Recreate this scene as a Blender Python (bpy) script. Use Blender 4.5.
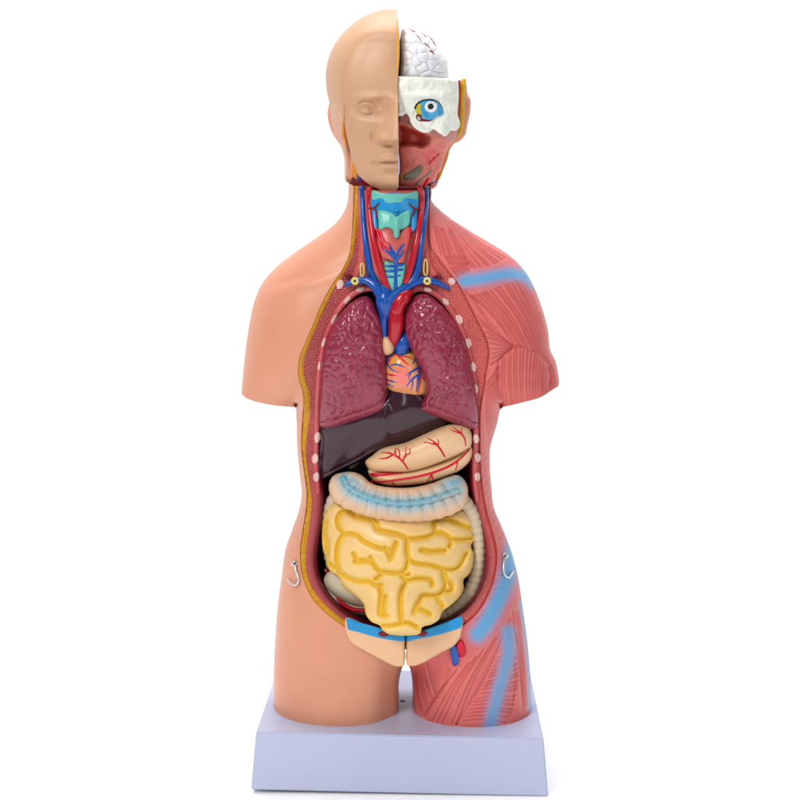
import bpy, bmesh, math, random
import numpy as np
from mathutils import Vector
from mathutils.geometry import delaunay_2d_cdt

scene = bpy.context.scene
for o in list(bpy.data.objects): bpy.data.objects.remove(o)

# ------------------------------------------------------------------ camera
S = 0.001                      # one unit of the drawing grid = 1 mm
FP = 1750.0
TH = math.radians(11.0)
FW = np.array([0, math.cos(TH), -math.sin(TH)])
UP = np.array([0, math.sin(TH), math.cos(TH)])
CAM = -FP * FW
Z0 = 383.0
ZTOP = -322.0                  # top of the plinth
cam = bpy.data.cameras.new('camera'); co = bpy.data.objects.new('camera', cam)
scene.collection.objects.link(co); scene.camera = co
cam.sensor_width = 36; cam.lens = 36 * FP / 800; cam.clip_start = 0.05; cam.clip_end = 60
co.location = (CAM[0] * S, CAM[1] * S, (CAM[2] + Z0) * S)
co.rotation_euler = (math.radians(90) - TH, 0, 0)

# ------------------------------------------------------------------ studio light
world = bpy.data.worlds.new('World'); scene.world = world; world.use_nodes = True
nt = world.node_tree; bg = nt.nodes['Background']
tc = nt.nodes.new('ShaderNodeTexCoord'); sx = nt.nodes.new('ShaderNodeSeparateXYZ')
mr = nt.nodes.new('ShaderNodeMapRange'); mr.inputs[1].default_value = -0.05; mr.inputs[2].default_value = 0.62
mr.inputs[3].default_value = 0.20; mr.inputs[4].default_value = 1.12; mr.interpolation_type = 'SMOOTHSTEP'
nt.links.new(tc.outputs['Generated'], sx.inputs[0]); nt.links.new(sx.outputs['Y'], mr.inputs[0])
bg.inputs[0].default_value = (1, 1, 1, 1); nt.links.new(mr.outputs[0], bg.inputs[1])

def area(name, loc, target, size, power, color=(1, 1, 1), sy=None):
    l = bpy.data.lights.new(name, 'AREA'); l.energy = power; l.color = color
    l.shape = 'RECTANGLE'; l.size = size; l.size_y = sy or size
    o = bpy.data.objects.new(name, l); scene.collection.objects.link(o); o.location = loc
    o.rotation_euler = (Vector(target) - Vector(loc)).to_track_quat('-Z', 'Y').to_euler()
    return o
area('key_softbox', (-1.0, -1.5, 1.75), (0, 0, .42), .5, 31, (1, .985, .96), .8)
area('fill_softbox', (1.5, -1.5, .9), (0, 0, .4), .9, 7, (.96, .98, 1), 1.2)
area('floor_fill', (0, .45, 2.3), (0, .35, 0), 1.7, 46, (1, 1, 1))  # added light above the rear floor, there to turn it white
area('front_strip', (-.1, -2.2, .75), (0, 0, .38), .12, 3.6, (.92, .96, 1), 1.4)

scene.view_settings.view_transform = 'Standard'; scene.view_settings.look = 'None'
scene.view_settings.exposure = 0; scene.view_settings.gamma = 1
scene.render.resolution_x = scene.render.resolution_y = 1024
scene.cycles.max_bounces = 6; scene.cycles.diffuse_bounces = 3

# ------------------------------------------------------------------ helpers
rng = np.random.default_rng(4)
def W(px, py, d):
    """point of the picture plane pushed to the depth d (towards the viewer) -> world metres"""
    px = np.asarray(px, float); py = np.asarray(py, float); d = np.asarray(d, float) + 0 * px
    X = px - 400; V = 400 - py
    dy = FW[1] * FP + UP[1] * V; dz = FW[2] * FP + UP[2] * V
    k = (-d - CAM[1]) / dy
    return np.stack([X * k * S, -d * S, (CAM[2] + k * dz + Z0) * S], -1)
def zc(x0, y0, sc, pts):
    return [(x0 + p[0] / sc, y0 + p[1] / sc) + tuple(p[2:]) for p in pts]
def lin(r, g, b, k=.86):
    f = lambda c: (c / 12.92 if c <= .04045 else ((c + .055) / 1.055) ** 2.4)
    return np.array([f(r / 255) * k, f(g / 255) * k, f(b / 255) * k])
def cr(pts, closed=True, step=1.5):
    """Catmull-Rom curve resampled at an even step; works for any dimension"""
    P = np.array(pts, float); n = len(P)
    if n == 2 and not closed:
        m = max(1, int(np.ceil(np.linalg.norm(P[1][:2] - P[0][:2]) / step)))
        return P[0] + (P[1] - P[0]) * np.linspace(0, 1, m + 1)[:, None]
    out = []
    rngi = range(n) if closed else range(n - 1)
    for i in rngi:
        if closed: p0, p1, p2, p3 = P[i - 1], P[i], P[(i + 1) % n], P[(i + 2) % n]
        else:
            p1, p2 = P[i], P[i + 1]; p0 = P[i - 1] if i else 2 * p1 - p2; p3 = P[i + 2] if i + 2 < n else 2 * p2 - p1
        e = lambda a, b: max(np.linalg.norm((b - a)[:2]) ** .5, 1e-3)
        t1 = e(p0, p1); t2 = t1 + e(p1, p2); t3 = t2 + e(p2, p3)
        m = max(2, int(np.linalg.norm((p2 - p1)[:2]) / .25))
        t = np.linspace(t1, t2, m, endpoint=False)[:, None]
        A1 = (t1 - t) / t1 * p0 + t / t1 * p1; A2 = (t2 - t) / (t2 - t1) * p1 + (t - t1) / (t2 - t1) * p2
        A3 = (t3 - t) / (t3 - t2) * p2 + (t - t2) / (t3 - t2) * p3
        B1 = (t2 - t) / t2 * A1 + t / t2 * A2; B2 = (t3 - t) / (t3 - t1) * A2 + (t - t1) / (t3 - t1) * A3
        out.append((t2 - t) / (t2 - t1) * B1 + (t - t1) / (t2 - t1) * B2)
    C = np.concatenate(out + ([] if closed else [P[-1:]]))
    L = np.r_[0, np.cumsum(np.linalg.norm(np.diff(np.r_[C, C[:1]] if closed else C, axis=0)[:, :2], axis=1))]
    Q = np.r_[C, C[:1]] if closed else C
    m = max(3, int(round(L[-1] / step)))
    s = np.linspace(0, L[-1], m, endpoint=not closed)
    return np.stack([np.interp(s, L, Q[:, k]) for k in range(Q.shape[1])], -1)
def lineseg(pts, step=1.5, closed=True):
    """straight polyline resampled (keeps its corners)"""
    P = np.array(pts, float); out = []
    n = len(P)
    for i in range(n if closed else n - 1):
        a, b = P[i], P[(i + 1) % n]; m = max(1, int(round(np.linalg.norm(b - a) / step)))
        out.append(a + (b - a) * np.linspace(0, 1, m, endpoint=False)[:, None])
    if not closed: out.append(P[-1:])
    return np.concatenate(out)
def segdist(x, y, A, B):
    x = np.asarray(x, float).ravel(); y = np.asarray(y, float).ravel()
    best = np.full(len(x), 1e9); ds = B - A; l2 = np.maximum((ds ** 2).sum(1), 1e-9)
    ch = max(1, int(2.5e6 / max(1, len(A))))
    for i in range(0, len(x), ch):
        X = x[i:i + ch, None]; Y = y[i:i + ch, None]
        t = np.clip(((X - A[:, 0]) * ds[:, 0] + (Y - A[:, 1]) * ds[:, 1]) / l2, 0, 1)
        d = (X - A[:, 0] - t * ds[:, 0]) ** 2 + (Y - A[:, 1] - t * ds[:, 1]) ** 2
        best[i:i + ch] = d.min(1)
    return np.sqrt(best)
def pdist(poly, x, y):
    poly = np.asarray(poly); return segdist(x, y, poly, np.roll(poly, -1, 0))
def ldist(lines, x, y, cut=12):
    """distance to a set of open polylines, 1e3 beyond cut"""
    x = np.asarray(x, float).ravel(); y = np.asarray(y, float).ravel(); best = np.full(len(x), 1e3)
    for L in lines:
        L = np.asarray(L, float)[:, :2]
        m = (x > L[:, 0].min() - cut) & (x < L[:, 0].max() + cut) & (y > L[:, 1].min() - cut) & (y < L[:, 1].max() + cut)
        if m.any(): best[m] = np.minimum(best[m], segdist(x[m], y[m], L[:-1], L[1:]))
    return best
def inside(poly, x, y):
    poly = np.asarray(poly); x = np.asarray(x, float).ravel(); y = np.asarray(y, float).ravel()
    r = np.zeros(len(x), bool); x0, y0 = poly[:, 0], poly[:, 1]; x1, y1 = np.roll(x0, -1), np.roll(y0, -1)
    for a, b, c, d in zip(x0, y0, x1, y1):
        if b == d: continue
        m = (b > y) != (d > y)
        r[m] ^= x[m] < (c - a) * (y[m] - b) / (d - b) + a
    return r
class Grid:
    def __init__(s, x0, y0, g, arr): s.x0, s.y0, s.g, s.a = x0, y0, g, arr
    def __call__(s, x, y):
        u = (np.asarray(x, float) - s.x0) / s.g; v = (np.asarray(y, float) - s.y0) / s.g
        H, Wd = s.a.shape; u = np.clip(u, 0, Wd - 1.001); v = np.clip(v, 0, H - 1.001)
        i = u.astype(int); j = v.astype(int); fu = u - i; fv = v - j; a = s.a
        return (a[j, i] * (1 - fu) + a[j, i + 1] * fu) * (1 - fv) + (a[j + 1, i] * (1 - fu) + a[j + 1, i + 1] * fu) * fv
def relax(u, mask, rhs, it):
    for k in range(it):
        n = np.zeros_like(u); n[1:-1, 1:-1] = (u[:-2, 1:-1] + u[2:, 1:-1] + u[1:-1, :-2] + u[1:-1, 2:]) / 4
        w = 1.0
        u = np.where(mask, n + rhs, u)
    return u
def solve(fmask, fval, x0, y0, nx, ny, g, rhs):
    """multi-resolution Laplace/Poisson solve"""
    u = None
    for lv in (8, 4, 2, 1):
        gg = g * lv; mx, my = nx // lv + 2, ny // lv + 2
        X, Y = np.meshgrid(x0 + gg * np.arange(mx), y0 + gg * np.arange(my))
        m = fmask(X, Y); v = fval(X, Y)
        if u is None: u0 = v
        else: u0 = np.where(m, u(X, Y), v)
        a = relax(np.where(m, u0, v), m, rhs * gg * gg / 4, 260 if lv > 1 else 120)
        u = Grid(x0, y0, gg, a)
    return u
def blur(a, n):
    for _ in range(n):
        p = np.pad(a, 1, mode='edge'); a = (p[:-2, 1:-1] + p[2:, 1:-1] + p[1:-1, :-2] + p[1:-1, 2:] + 4 * a) / 8
    return a
class Inflate:
    """smooth pillow height over an outline: 0 at the outline, 1 at the fattest place"""
    def __init__(s, poly, g=1.0, p=.5, norm=True):
        poly = np.asarray(poly); s.poly = poly; s.p = p
        x0, y0 = poly.min(0) - 4 * g; nx, ny = ((poly.max(0) + 4 * g - (x0, y0)) / g).astype(int) + 1
        f = lambda X, Y: inside(poly, X, Y).reshape(X.shape)
        s.u = solve(f, lambda X, Y: 0 * X, x0, y0, nx, ny, g, 2.0)
        a = s.u.a; X, Y = np.meshgrid(x0 + g * np.arange(a.shape[1]), y0 + g * np.arange(a.shape[0]))
        m = (a > 0); d = pdist(poly, X, Y).reshape(a.shape)
        w = np.where(m & (d > .5), a / np.maximum(d, .3), 0); c = (m & (d > .5)).astype(float)
        w = blur(w, 14) / np.maximum(blur(c, 14), 1e-4); s.w = Grid(x0, y0, g, w)
        s.k = a.max() if norm else 1.0; s.g = g
    def __call__(s, x, y, d=None):
        if d is None: d = pdist(s.poly, x, y)
        b = np.clip((d - 4 * s.g) / (6 * s.g), 0, 1); b = b * b * (3 - 2 * b)
        u = (1 - b) * s.w(x, y) * d + b * s.u(x, y)
        return (np.maximum(u, 0) / s.k) ** s.p
def sst(a, b, x):
    t = np.clip((x - a) / (b - a), 0, 1); return t * t * (3 - 2 * t)
def gau(x, y, cx, cy, sx, sy=None, rot=0):
    sy = sy or sx; c, s_ = math.cos(math.radians(rot)), math.sin(math.radians(rot))
    u = (x - cx) * c + (y - cy) * s_; v = -(x - cx) * s_ + (y - cy) * c
    return np.exp(-(u / sx) ** 2 - (v / sy) ** 2)
def vnoise(x, y, f, seed=0):
    r = np.random.default_rng(seed).random((64, 64)); u = np.asarray(x) * f; v = np.asarray(y) * f
    i = np.floor(u).astype(int); j = np.floor(v).astype(int); fu = u - i; fv = v - j
    fu = fu * fu * (3 - 2 * fu); fv = fv * fv * (3 - 2 * fv); q = lambda a, b: r[b % 64, a % 64]
    return ((q(i, j) * (1 - fu) + q(i + 1, j) * fu) * (1 - fv) + (q(i, j + 1) * (1 - fu) + q(i + 1, j + 1) * fu) * fv) * 2 - 1
def cells(x, y, pitch, seed=1, warp=.35, ax=1.0):
    """Voronoi: returns (distance to nearest cell border, per-cell random)"""
    x = np.asarray(x, float) / ax; y = np.asarray(y, float)
    r = np.random.default_rng(seed)
    i0, i1 = int(x.min() / pitch) - 2, int(x.max() / pitch) + 3; j0, j1 = int(y.min() / pitch) - 2, int(y.max() / pitch) + 3
    J = np.arange(j0, j1); I = np.arange(i0, i1); II, JJ = np.meshgrid(I, J)
    SX = (II + .5 * (JJ % 2) + r.uniform(-warp, warp, II.shape)) * pitch; SY = (JJ + r.uniform(-warp, warp, II.shape)) * pitch
    R = r.random(II.shape)
    gi = np.floor(x / pitch).astype(int) - i0; gj = np.floor(y / pitch).astype(int) - j0
    d1 = np.full(x.shape, 1e9); d2 = d1.copy(); rr = np.zeros(x.shape)
    for dj in (-2, -1, 0, 1, 2):
        for di in (-2, -1, 0, 1, 2):
            a = np.clip(gi + di, 0, len(I) - 1); b = np.clip(gj + dj, 0, len(J) - 1)
            d = np.hypot(x - SX[b, a], y - SY[b, a])
            d2 = np.where(d < d1, d1, np.minimum(d2, d)); rr = np.where(d < d1, R[b, a], rr); d1 = np.minimum(d1, d)
    return (d2 - d1) / 2, rr

MATS = {}
def mat(name, col=None, rough=.35, bump=0, bscale=400, spec=.36, metal=0, coat=0, vcol=False, mottle=.0):
    if name in MATS: return MATS[name]
    m = bpy.data.materials.new(name); m.use_nodes = True; n = m.node_tree.nodes; l = m.node_tree.links
    b = n['Principled BSDF']; b.inputs['Roughness'].default_value = rough; b.inputs['Metallic'].default_value = metal
    b.inputs['Specular IOR Level'].default_value = spec; b.inputs['Coat Weight'].default_value = coat
    b.inputs['Coat Roughness'].default_value = .12
    tc = n.new('ShaderNodeTexCoord')
    if vcol:
        a = n.new('ShaderNodeAttribute'); a.attribute_name = 'Col'; src = a.outputs['Color']
    else:
        a = n.new('ShaderNodeRGB'); a.outputs[0].default_value = (*col, 1); src = a.outputs[0]
    if mottle:
        t = n.new('ShaderNodeTexNoise'); t.inputs['Scale'].default_value = 38; t.inputs['Detail'].default_value = 5
        l.new(tc.outputs['Object'], t.inputs['Vector'])
        h = n.new('ShaderNodeMapRange'); h.inputs[1].default_value = .3; h.inputs[2].default_value = .7
        h.inputs[3].default_value = 1 - mottle; h.inputs[4].default_value = 1 + mottle * .6
        l.new(t.outputs['Fac'], h.inputs[0])
        x = n.new('ShaderNodeVectorMath'); x.operation = 'SCALE'
        l.new(src, x.inputs[0]); l.new(h.outputs[0], x.inputs['Scale']); src = x.outputs[0]
        rr = n.new('ShaderNodeMapRange'); rr.inputs[3].default_value = rough * .85; rr.inputs[4].default_value = rough * 1.2
        l.new(t.outputs['Fac'], rr.inputs[0]); l.new(rr.outputs[0], b.inputs['Roughness'])
    l.new(src, b.inputs['Base Color'])
    if bump:
        t2 = n.new('ShaderNodeTexNoise'); t2.inputs['Scale'].default_value = bscale; t2.inputs['Detail'].default_value = 3
        l.new(tc.outputs['Object'], t2.inputs['Vector'])
        bb = n.new('ShaderNodeBump'); bb.inputs['Strength'].default_value = bump; bb.inputs['Distance'].default_value = .0006
        l.new(t2.outputs['Fac'], bb.inputs['Height']); l.new(bb.outputs[0], b.inputs['Normal'])
    MATS[name] = m; return m

def link(name, verts, faces, m, parent=None, cols=None, label=None):
    me = bpy.data.meshes.new(name); me.from_pydata([tuple(v) for v in verts], [], [tuple(int(i) for i in f) for f in faces])
    me.polygons.foreach_set('use_smooth', [True] * len(me.polygons))
    if cols is not None:
        at = me.color_attributes.new('Col', 'FLOAT_COLOR', 'POINT')
        at.data.foreach_set('color', np.c_[cols, np.ones(len(cols))].astype(np.float32).ravel())
    me.materials.append(m); me.update()
    o = bpy.data.objects.new(name, me); scene.collection.objects.link(o)
    if parent:
        o.parent = parent
        l = -np.array(ABS[parent.name]); ABS[name if name == o.name else o.name] = ABS[parent.name]
        me.transform(__import__('mathutils').Matrix.Translation(Vector(l)))
    if label: o['label'] = label
    return o
ABS = {}
def thing(name, label, cat, loc, group=None):
    o = bpy.data.objects.new(name, None); scene.collection.objects.link(o); o.location = loc
    o.empty_display_size = .02; ABS[o.name] = tuple(loc)
    o['label'] = label; o['category'] = cat
    if group: o['group'] = group
    return o

def relief(name, poly, front, back, m, parent, sp=1.2, color=None, holes=(), label=None, rings=None):
    """closed solid whose outline is poly; front/back(x,y,dist)->depth towards / away from the viewer"""
    poly = np.asarray(poly, float); loops = [poly] + [np.asarray(h, float) for h in holes]
    A = np.concatenate(loops); B = np.concatenate([np.roll(l, -1, 0) for l in loops])
    rings = rings if rings is not None else (.12 * sp, .4 * sp, .85 * sp)
    def ins(x, y):
        r = inside(poly, x, y)
        for h in loops[1:]: r &= ~inside(h, x, y)
        return r
    P = [A]
    tn = B - np.concatenate([np.roll(l, 1, 0) for l in loops]); tn /= np.maximum(np.linalg.norm(tn, axis=1), 1e-9)[:, None]
    nr = np.stack([-tn[:, 1], tn[:, 0]], 1)
    for r in rings:
        for s_ in (1, -1):
            q = A + s_ * nr * r; k = ins(q[:, 0], q[:, 1]); q = q[k]
            if len(q): d = segdist(q[:, 0], q[:, 1], A, B); P.append(q[d > r * .8])
    lo, hi = poly.min(0), poly.max(0); dy = sp * .866
    ys = np.arange(lo[1], hi[1], dy); xs = np.arange(lo[0], hi[0], sp); X, Y = np.meshgrid(xs, ys)
    X = X + (np.arange(len(ys)) % 2)[:, None] * sp / 2; X = X.ravel(); Y = Y.ravel()
    k = ins(X, Y); X, Y = X[k], Y[k]; d = segdist(X, Y, A, B); k = d > rings[-1] + .55 * sp
    P.append(np.stack([X[k], Y[k]], 1)); P = np.concatenate(P)
    E = []; o = 0
    for l in loops:
        n = len(l); E += [(o + i, o + (i + 1) % n) for i in range(n)]; o += n
    r = delaunay_2d_cdt([Vector(p) for p in P], E, [], 0, 1e-5)
    V = np.array([tuple(v) for v in r[0]]); F = np.array([f for f in r[2]])
    cx = V[F].mean(1); F = F[ins(cx[:, 0], cx[:, 1])]
    a = V[F]; ar = (a[:, 1, 0] - a[:, 0, 0]) * (a[:, 2, 1] - a[:, 0, 1]) - (a[:, 2, 0] - a[:, 0, 0]) * (a[:, 1, 1] - a[:, 0, 1])
    F = F[np.abs(ar) > 1e-7]; ar = ar[np.abs(ar) > 1e-7]
    F[ar > 0] = F[ar > 0][:, ::-1]            # counter-clockwise seen from the viewer (picture y points down)
    used = np.unique(F); mp = -np.ones(len(V), int); mp[used] = np.arange(len(used)); V = V[used]; F = mp[F]
    D = segdist(V[:, 0], V[:, 1], A, B)
    df = front(V[:, 0], V[:, 1], D); db = back(V[:, 0], V[:, 1], D); db = np.minimum(db, df)
    ed = {}
    for f in F:
        for i in range(3):
            a, b = int(f[i]), int(f[(i + 1) % 3])
            if (b, a) in ed: del ed[(b, a)]
            else: ed[(a, b)] = 1
    n = len(V); bv = {v for e in ed for v in e}
    share = {v for v in bv if df[v] - db[v] < .02}
    bi = np.arange(n) + n
    for v in share: bi[v] = v
    verts = [W(V[:, 0], V[:, 1], df), W(V[:, 0], V[:, 1], db)]
    faces = [tuple(f) for f in F] + [tuple(bi[i] for i in f[::-1]) for f in F]
    ids = list(range(n)) + list(range(n)); ex = {}
    thick = max((df[v] - db[v] for v in bv), default=0) > 3
    extra = []; base = 2 * n
    def dup(v, k):
        if not thick or v in share: return v if k == 0 else int(bi[v])
        if (v, k) not in ex:
            ex[(v, k)] = base + len(extra); extra.append((v, k))
        return ex[(v, k)]
    for a, b in ed:
        q = [dup(b, 0), dup(a, 0), dup(a, 1), dup(b, 1)]
        qq = []
        for i in q:
            if i not in qq: qq.append(i)
        if len(qq) > 2: faces.append(tuple(qq))
    if extra:
        ev = np.array([v for v, k in extra]); ek = np.array([k for v, k in extra])
        verts.append(np.where(ek[:, None] == 0, verts[0][ev], verts[1][ev])); ids += list(ev)
    VV = np.concatenate(verts)
    cols = None
    if color is not None:
        c = color(V[:, 0], V[:, 1], D); c = np.broadcast_to(c, (len(V), 3)); cols = c[np.array(ids)]
    u = np.zeros(len(VV), bool)
    for f in faces:
        for i in f: u[i] = True
    mp = np.cumsum(u) - 1; VV = VV[u]; cols = cols[u] if cols is not None else None
    faces = [tuple(mp[i] for i in f) for f in faces]
    ob = link(name, VV, faces, m, parent, cols, label)
    return ob

def tube(name, pts, rad, m, parent, seg=10, label=None, step=1.2, closed=False, flat=1.0, build=True):
    """pts: (px, py, depth); rad: number, list, or per control point"""
    P = np.array(pts, float)
    r = np.full(len(P), rad, float) if np.isscalar(rad) else np.interp(np.linspace(0, 1, len(P)), np.linspace(0, 1, len(rad)), rad)
    Q = cr(np.c_[P, r], closed, step); w = W(Q[:, 0], Q[:, 1], Q[:, 2]); R = Q[:, 3] * S
    n = len(w); V = []; F = []
    T = (np.roll(w, -1, 0) - np.roll(w, 1, 0)) if closed else np.gradient(w, axis=0)
    T /= np.maximum(np.linalg.norm(T, axis=1), 1e-12)[:, None]
    ref = np.array([0, -1., 0]); U = np.cross(T, ref); ln = np.linalg.norm(U, axis=1)
    U[ln < 1e-3] = [1, 0, 0]; U /= np.linalg.norm(U, axis=1)[:, None]; N = np.cross(U, T)
    ang = np.linspace(0, 2 * math.pi, seg, endpoint=False)
    rows = []
    def ring(c, u, nn, rr): V.extend(c + rr * (np.cos(a) * u + flat * np.sin(a) * nn) for a in ang)
    if not closed:
        for t, q in ((.92, .38), (.6, .8)): ring(w[0] - T[0] * R[0] * t, U[0], N[0], R[0] * q); rows.append(1)
    for i in range(n): ring(w[i], U[i], N[i], R[i]); rows.append(1)
    if not closed:
        for t, q in ((.6, .8), (.92, .38)): ring(w[-1] + T[-1] * R[-1] * t, U[-1], N[-1], R[-1] * q); rows.append(1)
    k = len(rows)
    for i in range(k if closed else k - 1):
        a, b = i * seg, ((i + 1) % k) * seg
        for j in range(seg): F.append((a + j, b + j, b + (j + 1) % seg, a + (j + 1) % seg))
    if not closed: F.append(tuple(range(seg))); F.append(tuple(range((k - 1) * seg, k * seg))[::-1])
    if not build: return V, F
    return link(name, V, F, m, parent, None, label)
def tubes(name, lst, m, parent, seg=8, flat=1.0, label=None):
    V = []; F = []
    for pts, rad in lst:
        v, f = tube('', pts, rad, None, None, seg, build=False, flat=flat, step=1.5); o = len(V); V += v; F += [tuple(i + o for i in q) for q in f]
    return link(name, V, F, m, parent, None, label)
def drape(lines, z, lift=.2, k=1.25):
    """lay 2-D lines on a depth function z(x,y)"""
    out = []
    for L, r in lines:
        c = cr(L, False, 1.5); out.append((np.c_[c, z(c[:, 0], c[:, 1]) + lift], [k * q for q in r]))
    return out
def patch(name, poly, z, lift, m, parent, edge=1.5, sp=.8, thick=2.0, color=None, label=None, dome=0):
    poly = np.asarray(poly, float)
    inf = Inflate(poly, .8 if np.ptp(poly[:, 0]) > 12 else .4) if dome else None
    def fr(x, y, d):
        t = np.clip(d / edge, 0, 1); h = lift * np.sqrt(np.maximum(1 - (1 - t) ** 2, 0))
        if dome: h = h + dome * inf(x, y, d)
        return z(x, y) + h
    return relief(name, poly, fr, lambda x, y, d: z(x, y) - thick, m, parent, sp, color, label=label)
def smp(fr, poly):
    poly = np.asarray(poly); return lambda x, y: fr(np.asarray(x, float), np.asarray(y, float), pdist(poly, x, y))
def ell(cx, cy, rx, ry, rot=0, n=20):
    a = np.linspace(0, 2 * math.pi, n, endpoint=False); c, s_ = math.cos(math.radians(rot)), math.sin(math.radians(rot))
    return np.stack([cx + rx * np.cos(a) * c - ry * np.sin(a) * s_, cy + rx * np.cos(a) * s_ + ry * np.sin(a) * c], 1)
FR = random.Random(8)
def fan(A, B, n, bow=0, lo=0, hi=1):
    """n hair lines running from curve A to curve B"""
    a = cr(A, False, 1); b = cr(B, False, 1); out = []
    for i in range(n):
        t = min(1, max(0, lo + (hi - lo) * (i + FR.uniform(-.24, .24)) / (n - 1))); p = a[int(t * (len(a) - 1))]; q = b[int(t * (len(b) - 1))]
        mm = (p + q) / 2 + np.array([-(q - p)[1], (q - p)[0]]) * bow; out.append(cr([p, mm, q], False, 3))
    return out

# ------------------------------------------------------------------ colours
C_SKIN = lin(223, 153, 122); C_FACE = lin(208, 161, 126); C_MUS = lin(222, 106, 102); C_BLUEP = lin(88, 168, 220)
C_FAT = lin(208, 146, 24); C_BAND = lin(192, 88, 88)
M_SKIN = mat('skin_plastic', C_SKIN, .38, .05, 700, mottle=.035)
M_FACE = mat('face_plastic', C_FACE, .42, .05, 700, mottle=.035)
M_PAINT = mat('painted_plastic', vcol=True, rough=.36, bump=.08, bscale=900, mottle=.05)
M_MUS = mat('painted_muscle', vcol=True, rough=.42, bump=.12, bscale=900, mottle=.05)
M_GLOSS = mat('glossy_paint', vcol=True, rough=.22, coat=.2, mottle=.05)
M_BLUE = mat('vein_blue', lin(4, 78, 170), .25, .05, coat=.3, mottle=.08)
M_RED = mat('artery_red', lin(188, 8, 34), .25, .05, coat=.3, mottle=.08)
M_BRED = mat('bright_red', lin(214, 8, 44), .3, mottle=.05)
M_DRED = mat('dark_red', lin(120, 10, 30), .35, mottle=.08)
M_TEAL = mat('cartilage_teal', lin(108, 196, 184), .3, .05, mottle=.05)
M_SKY = mat('sky_blue_paint', lin(30, 150, 215), .3, .05, mottle=.05)
M_PEACH = mat('bone_peach', lin(238, 190, 148), .35, .05, mottle=.04)
M_WHITE = mat('white_plastic', lin(238, 238, 242), .35, .06, mottle=.03)
M_BONE = mat('skull_cream', lin(238, 240, 230, .95), .42, .25, 500, mottle=.04)
M_YEL = mat('pale_yellow_metal', lin(222, 205, 120), .3, .05)
M_STEEL = mat('zinc_steel', (.62, .62, .6), .4, .05, metal=1)
M_BLACK = mat('black_paint', (.008, .008, .01), .25)
M_GREY = mat('grey_gland', lin(136, 132, 114), .45, 1.0, 450, mottle=.3)
M_CAV = mat('cavity_maroon', lin(60, 14, 26), .5, mottle=.2)
M_BASE = mat('plinth_plastic', lin(191, 197, 226), .38, .08, 300, mottle=.012)

# ------------------------------------------------------------------ setting
def box_mesh(x0, x1, y0, y1, z0, z1): pass
fl = np.array([(-1.6, -1.3, .0006), (1.6, -1.3, .0006), (1.6, .75, .0006), (-1.6, .75, .0006)])
M_FLOOR = mat('white_table', (.97, .97, .97), .6)
flo = link('floor', fl, [(0, 1, 2, 3)], M_FLOOR); flo['kind'] = 'structure'

# ------------------------------------------------------------------ outlines of the torso
NECK_L = [(348.6, 183)]
SIL_L = [(348.6, 183), (347.7, 200), (343.7, 212), (334, 224.6), (315, 238.6), (293.7, 253.3), (274.6, 268.5), (261.9, 284),
         (254.4, 301), (250.2, 319), (246.6, 341.5), (243.6, 367.5), (241.5, 390)]
ARM_L = [(241.5, 394), (246, 398), (253, 400.8), (266, 404), (281, 406.2), (295.8, 407)]
TRK_L = [(296.2, 409), (296.6, 422), (297.4, 450), (300, 477.5), (301.6, 494), (298.8, 510.5), (291.9, 530), (285.5, 549), (281.5, 575.7),
         (277.6, 605), (275, 637.5), (273.6, 670), (273.6, 702.5), (273.6, 742)]
SIL_R = [(431.5, 186), (431.7, 200.7), (440, 210), (450, 218), (470, 231), (490, 243), (510, 256), (524, 270), (534, 287), (542, 308),
         (548, 330), (550.4, 350), (555.5, 361), (558.3, 374), (559.5, 383)]
ARM_R = [(558.5, 386), (553, 389.5), (540, 397.5), (522.5, 402.5), (501.5, 407.5)]
TRK_R = [(500, 410), (497, 424), (493.7, 435), (490.3, 448), (490, 467.5), (491.5, 487), (493.9, 507.5), (500, 522.5), (508, 542), (513.5, 558),
         (518, 575.7), (522.5, 605), (527, 637.5), (530, 670), (531.5, 700), (532.5, 742)]
def curve_join(*cs, step=1.5): return np.concatenate([cr(c, False, step)[:-1] if len(c) > 1 else np.array(c, float) for c in cs])
# outline that carries on past the cuts, used only to work out how thick the body is
EXT = np.concatenate([lineseg([(431, 110), (352, 110), (350, 180)], 3, False)[:-1], cr(SIL_L, False, 2),
    cr([(241, 400), (240, 420), (247, 445), (268, 452), (287, 440), (294, 415), (296, 404)], False, 2),
    cr(TRK_L, False, 2), lineseg([(273.6, 744), (273.6, 830), (399, 830), (399, 742)], 3, False),
    cr([(399, 740), (399, 700), (399.5, 680), (405.5, 664), (411.5, 680), (412.6, 700), (412.6, 740)], False, 2),
    lineseg([(412.6, 742), (412.6, 830), (533, 830), (533, 744)], 3, False), cr(TRK_R[::-1], False, 2),
    cr([(501, 404), (505, 425), (520, 445), (545, 440), (560, 415), (560.5, 388)], False, 2), cr(SIL_R[::-1], False, 2)])
BODY = Inflate(EXT, 1.0, .5, norm=False)
def softcap(h, H): return h / (1 + (h / H) ** 4) ** .25
def F0(x, y):
    h = softcap(1.02 * BODY(x, y), 84)
    h = h + 3.0 * gau(x, y, 300, 330, 24, 34, 0) * sst(0, 20, h) - 2.2 * gau(x, y, 298, 392, 7, 26, 12) - 1.6 * gau(x, y, 306, 277, 34, 4, -16) \
        + 1.3 * gau(x, y, 300, 285, 34, 6, -16)
    h = h - 3.0 * gau(x, y, 388, 690, 7, 60, 4) * sst(640, 680, y)
    return np.maximum(h, 0) * np.clip(BODY(x, y) / 3, 0, 1) + 0
def FB(x, y, d=None): return -.85 * softcap(1.02 * BODY(x, y), 80)

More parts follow.
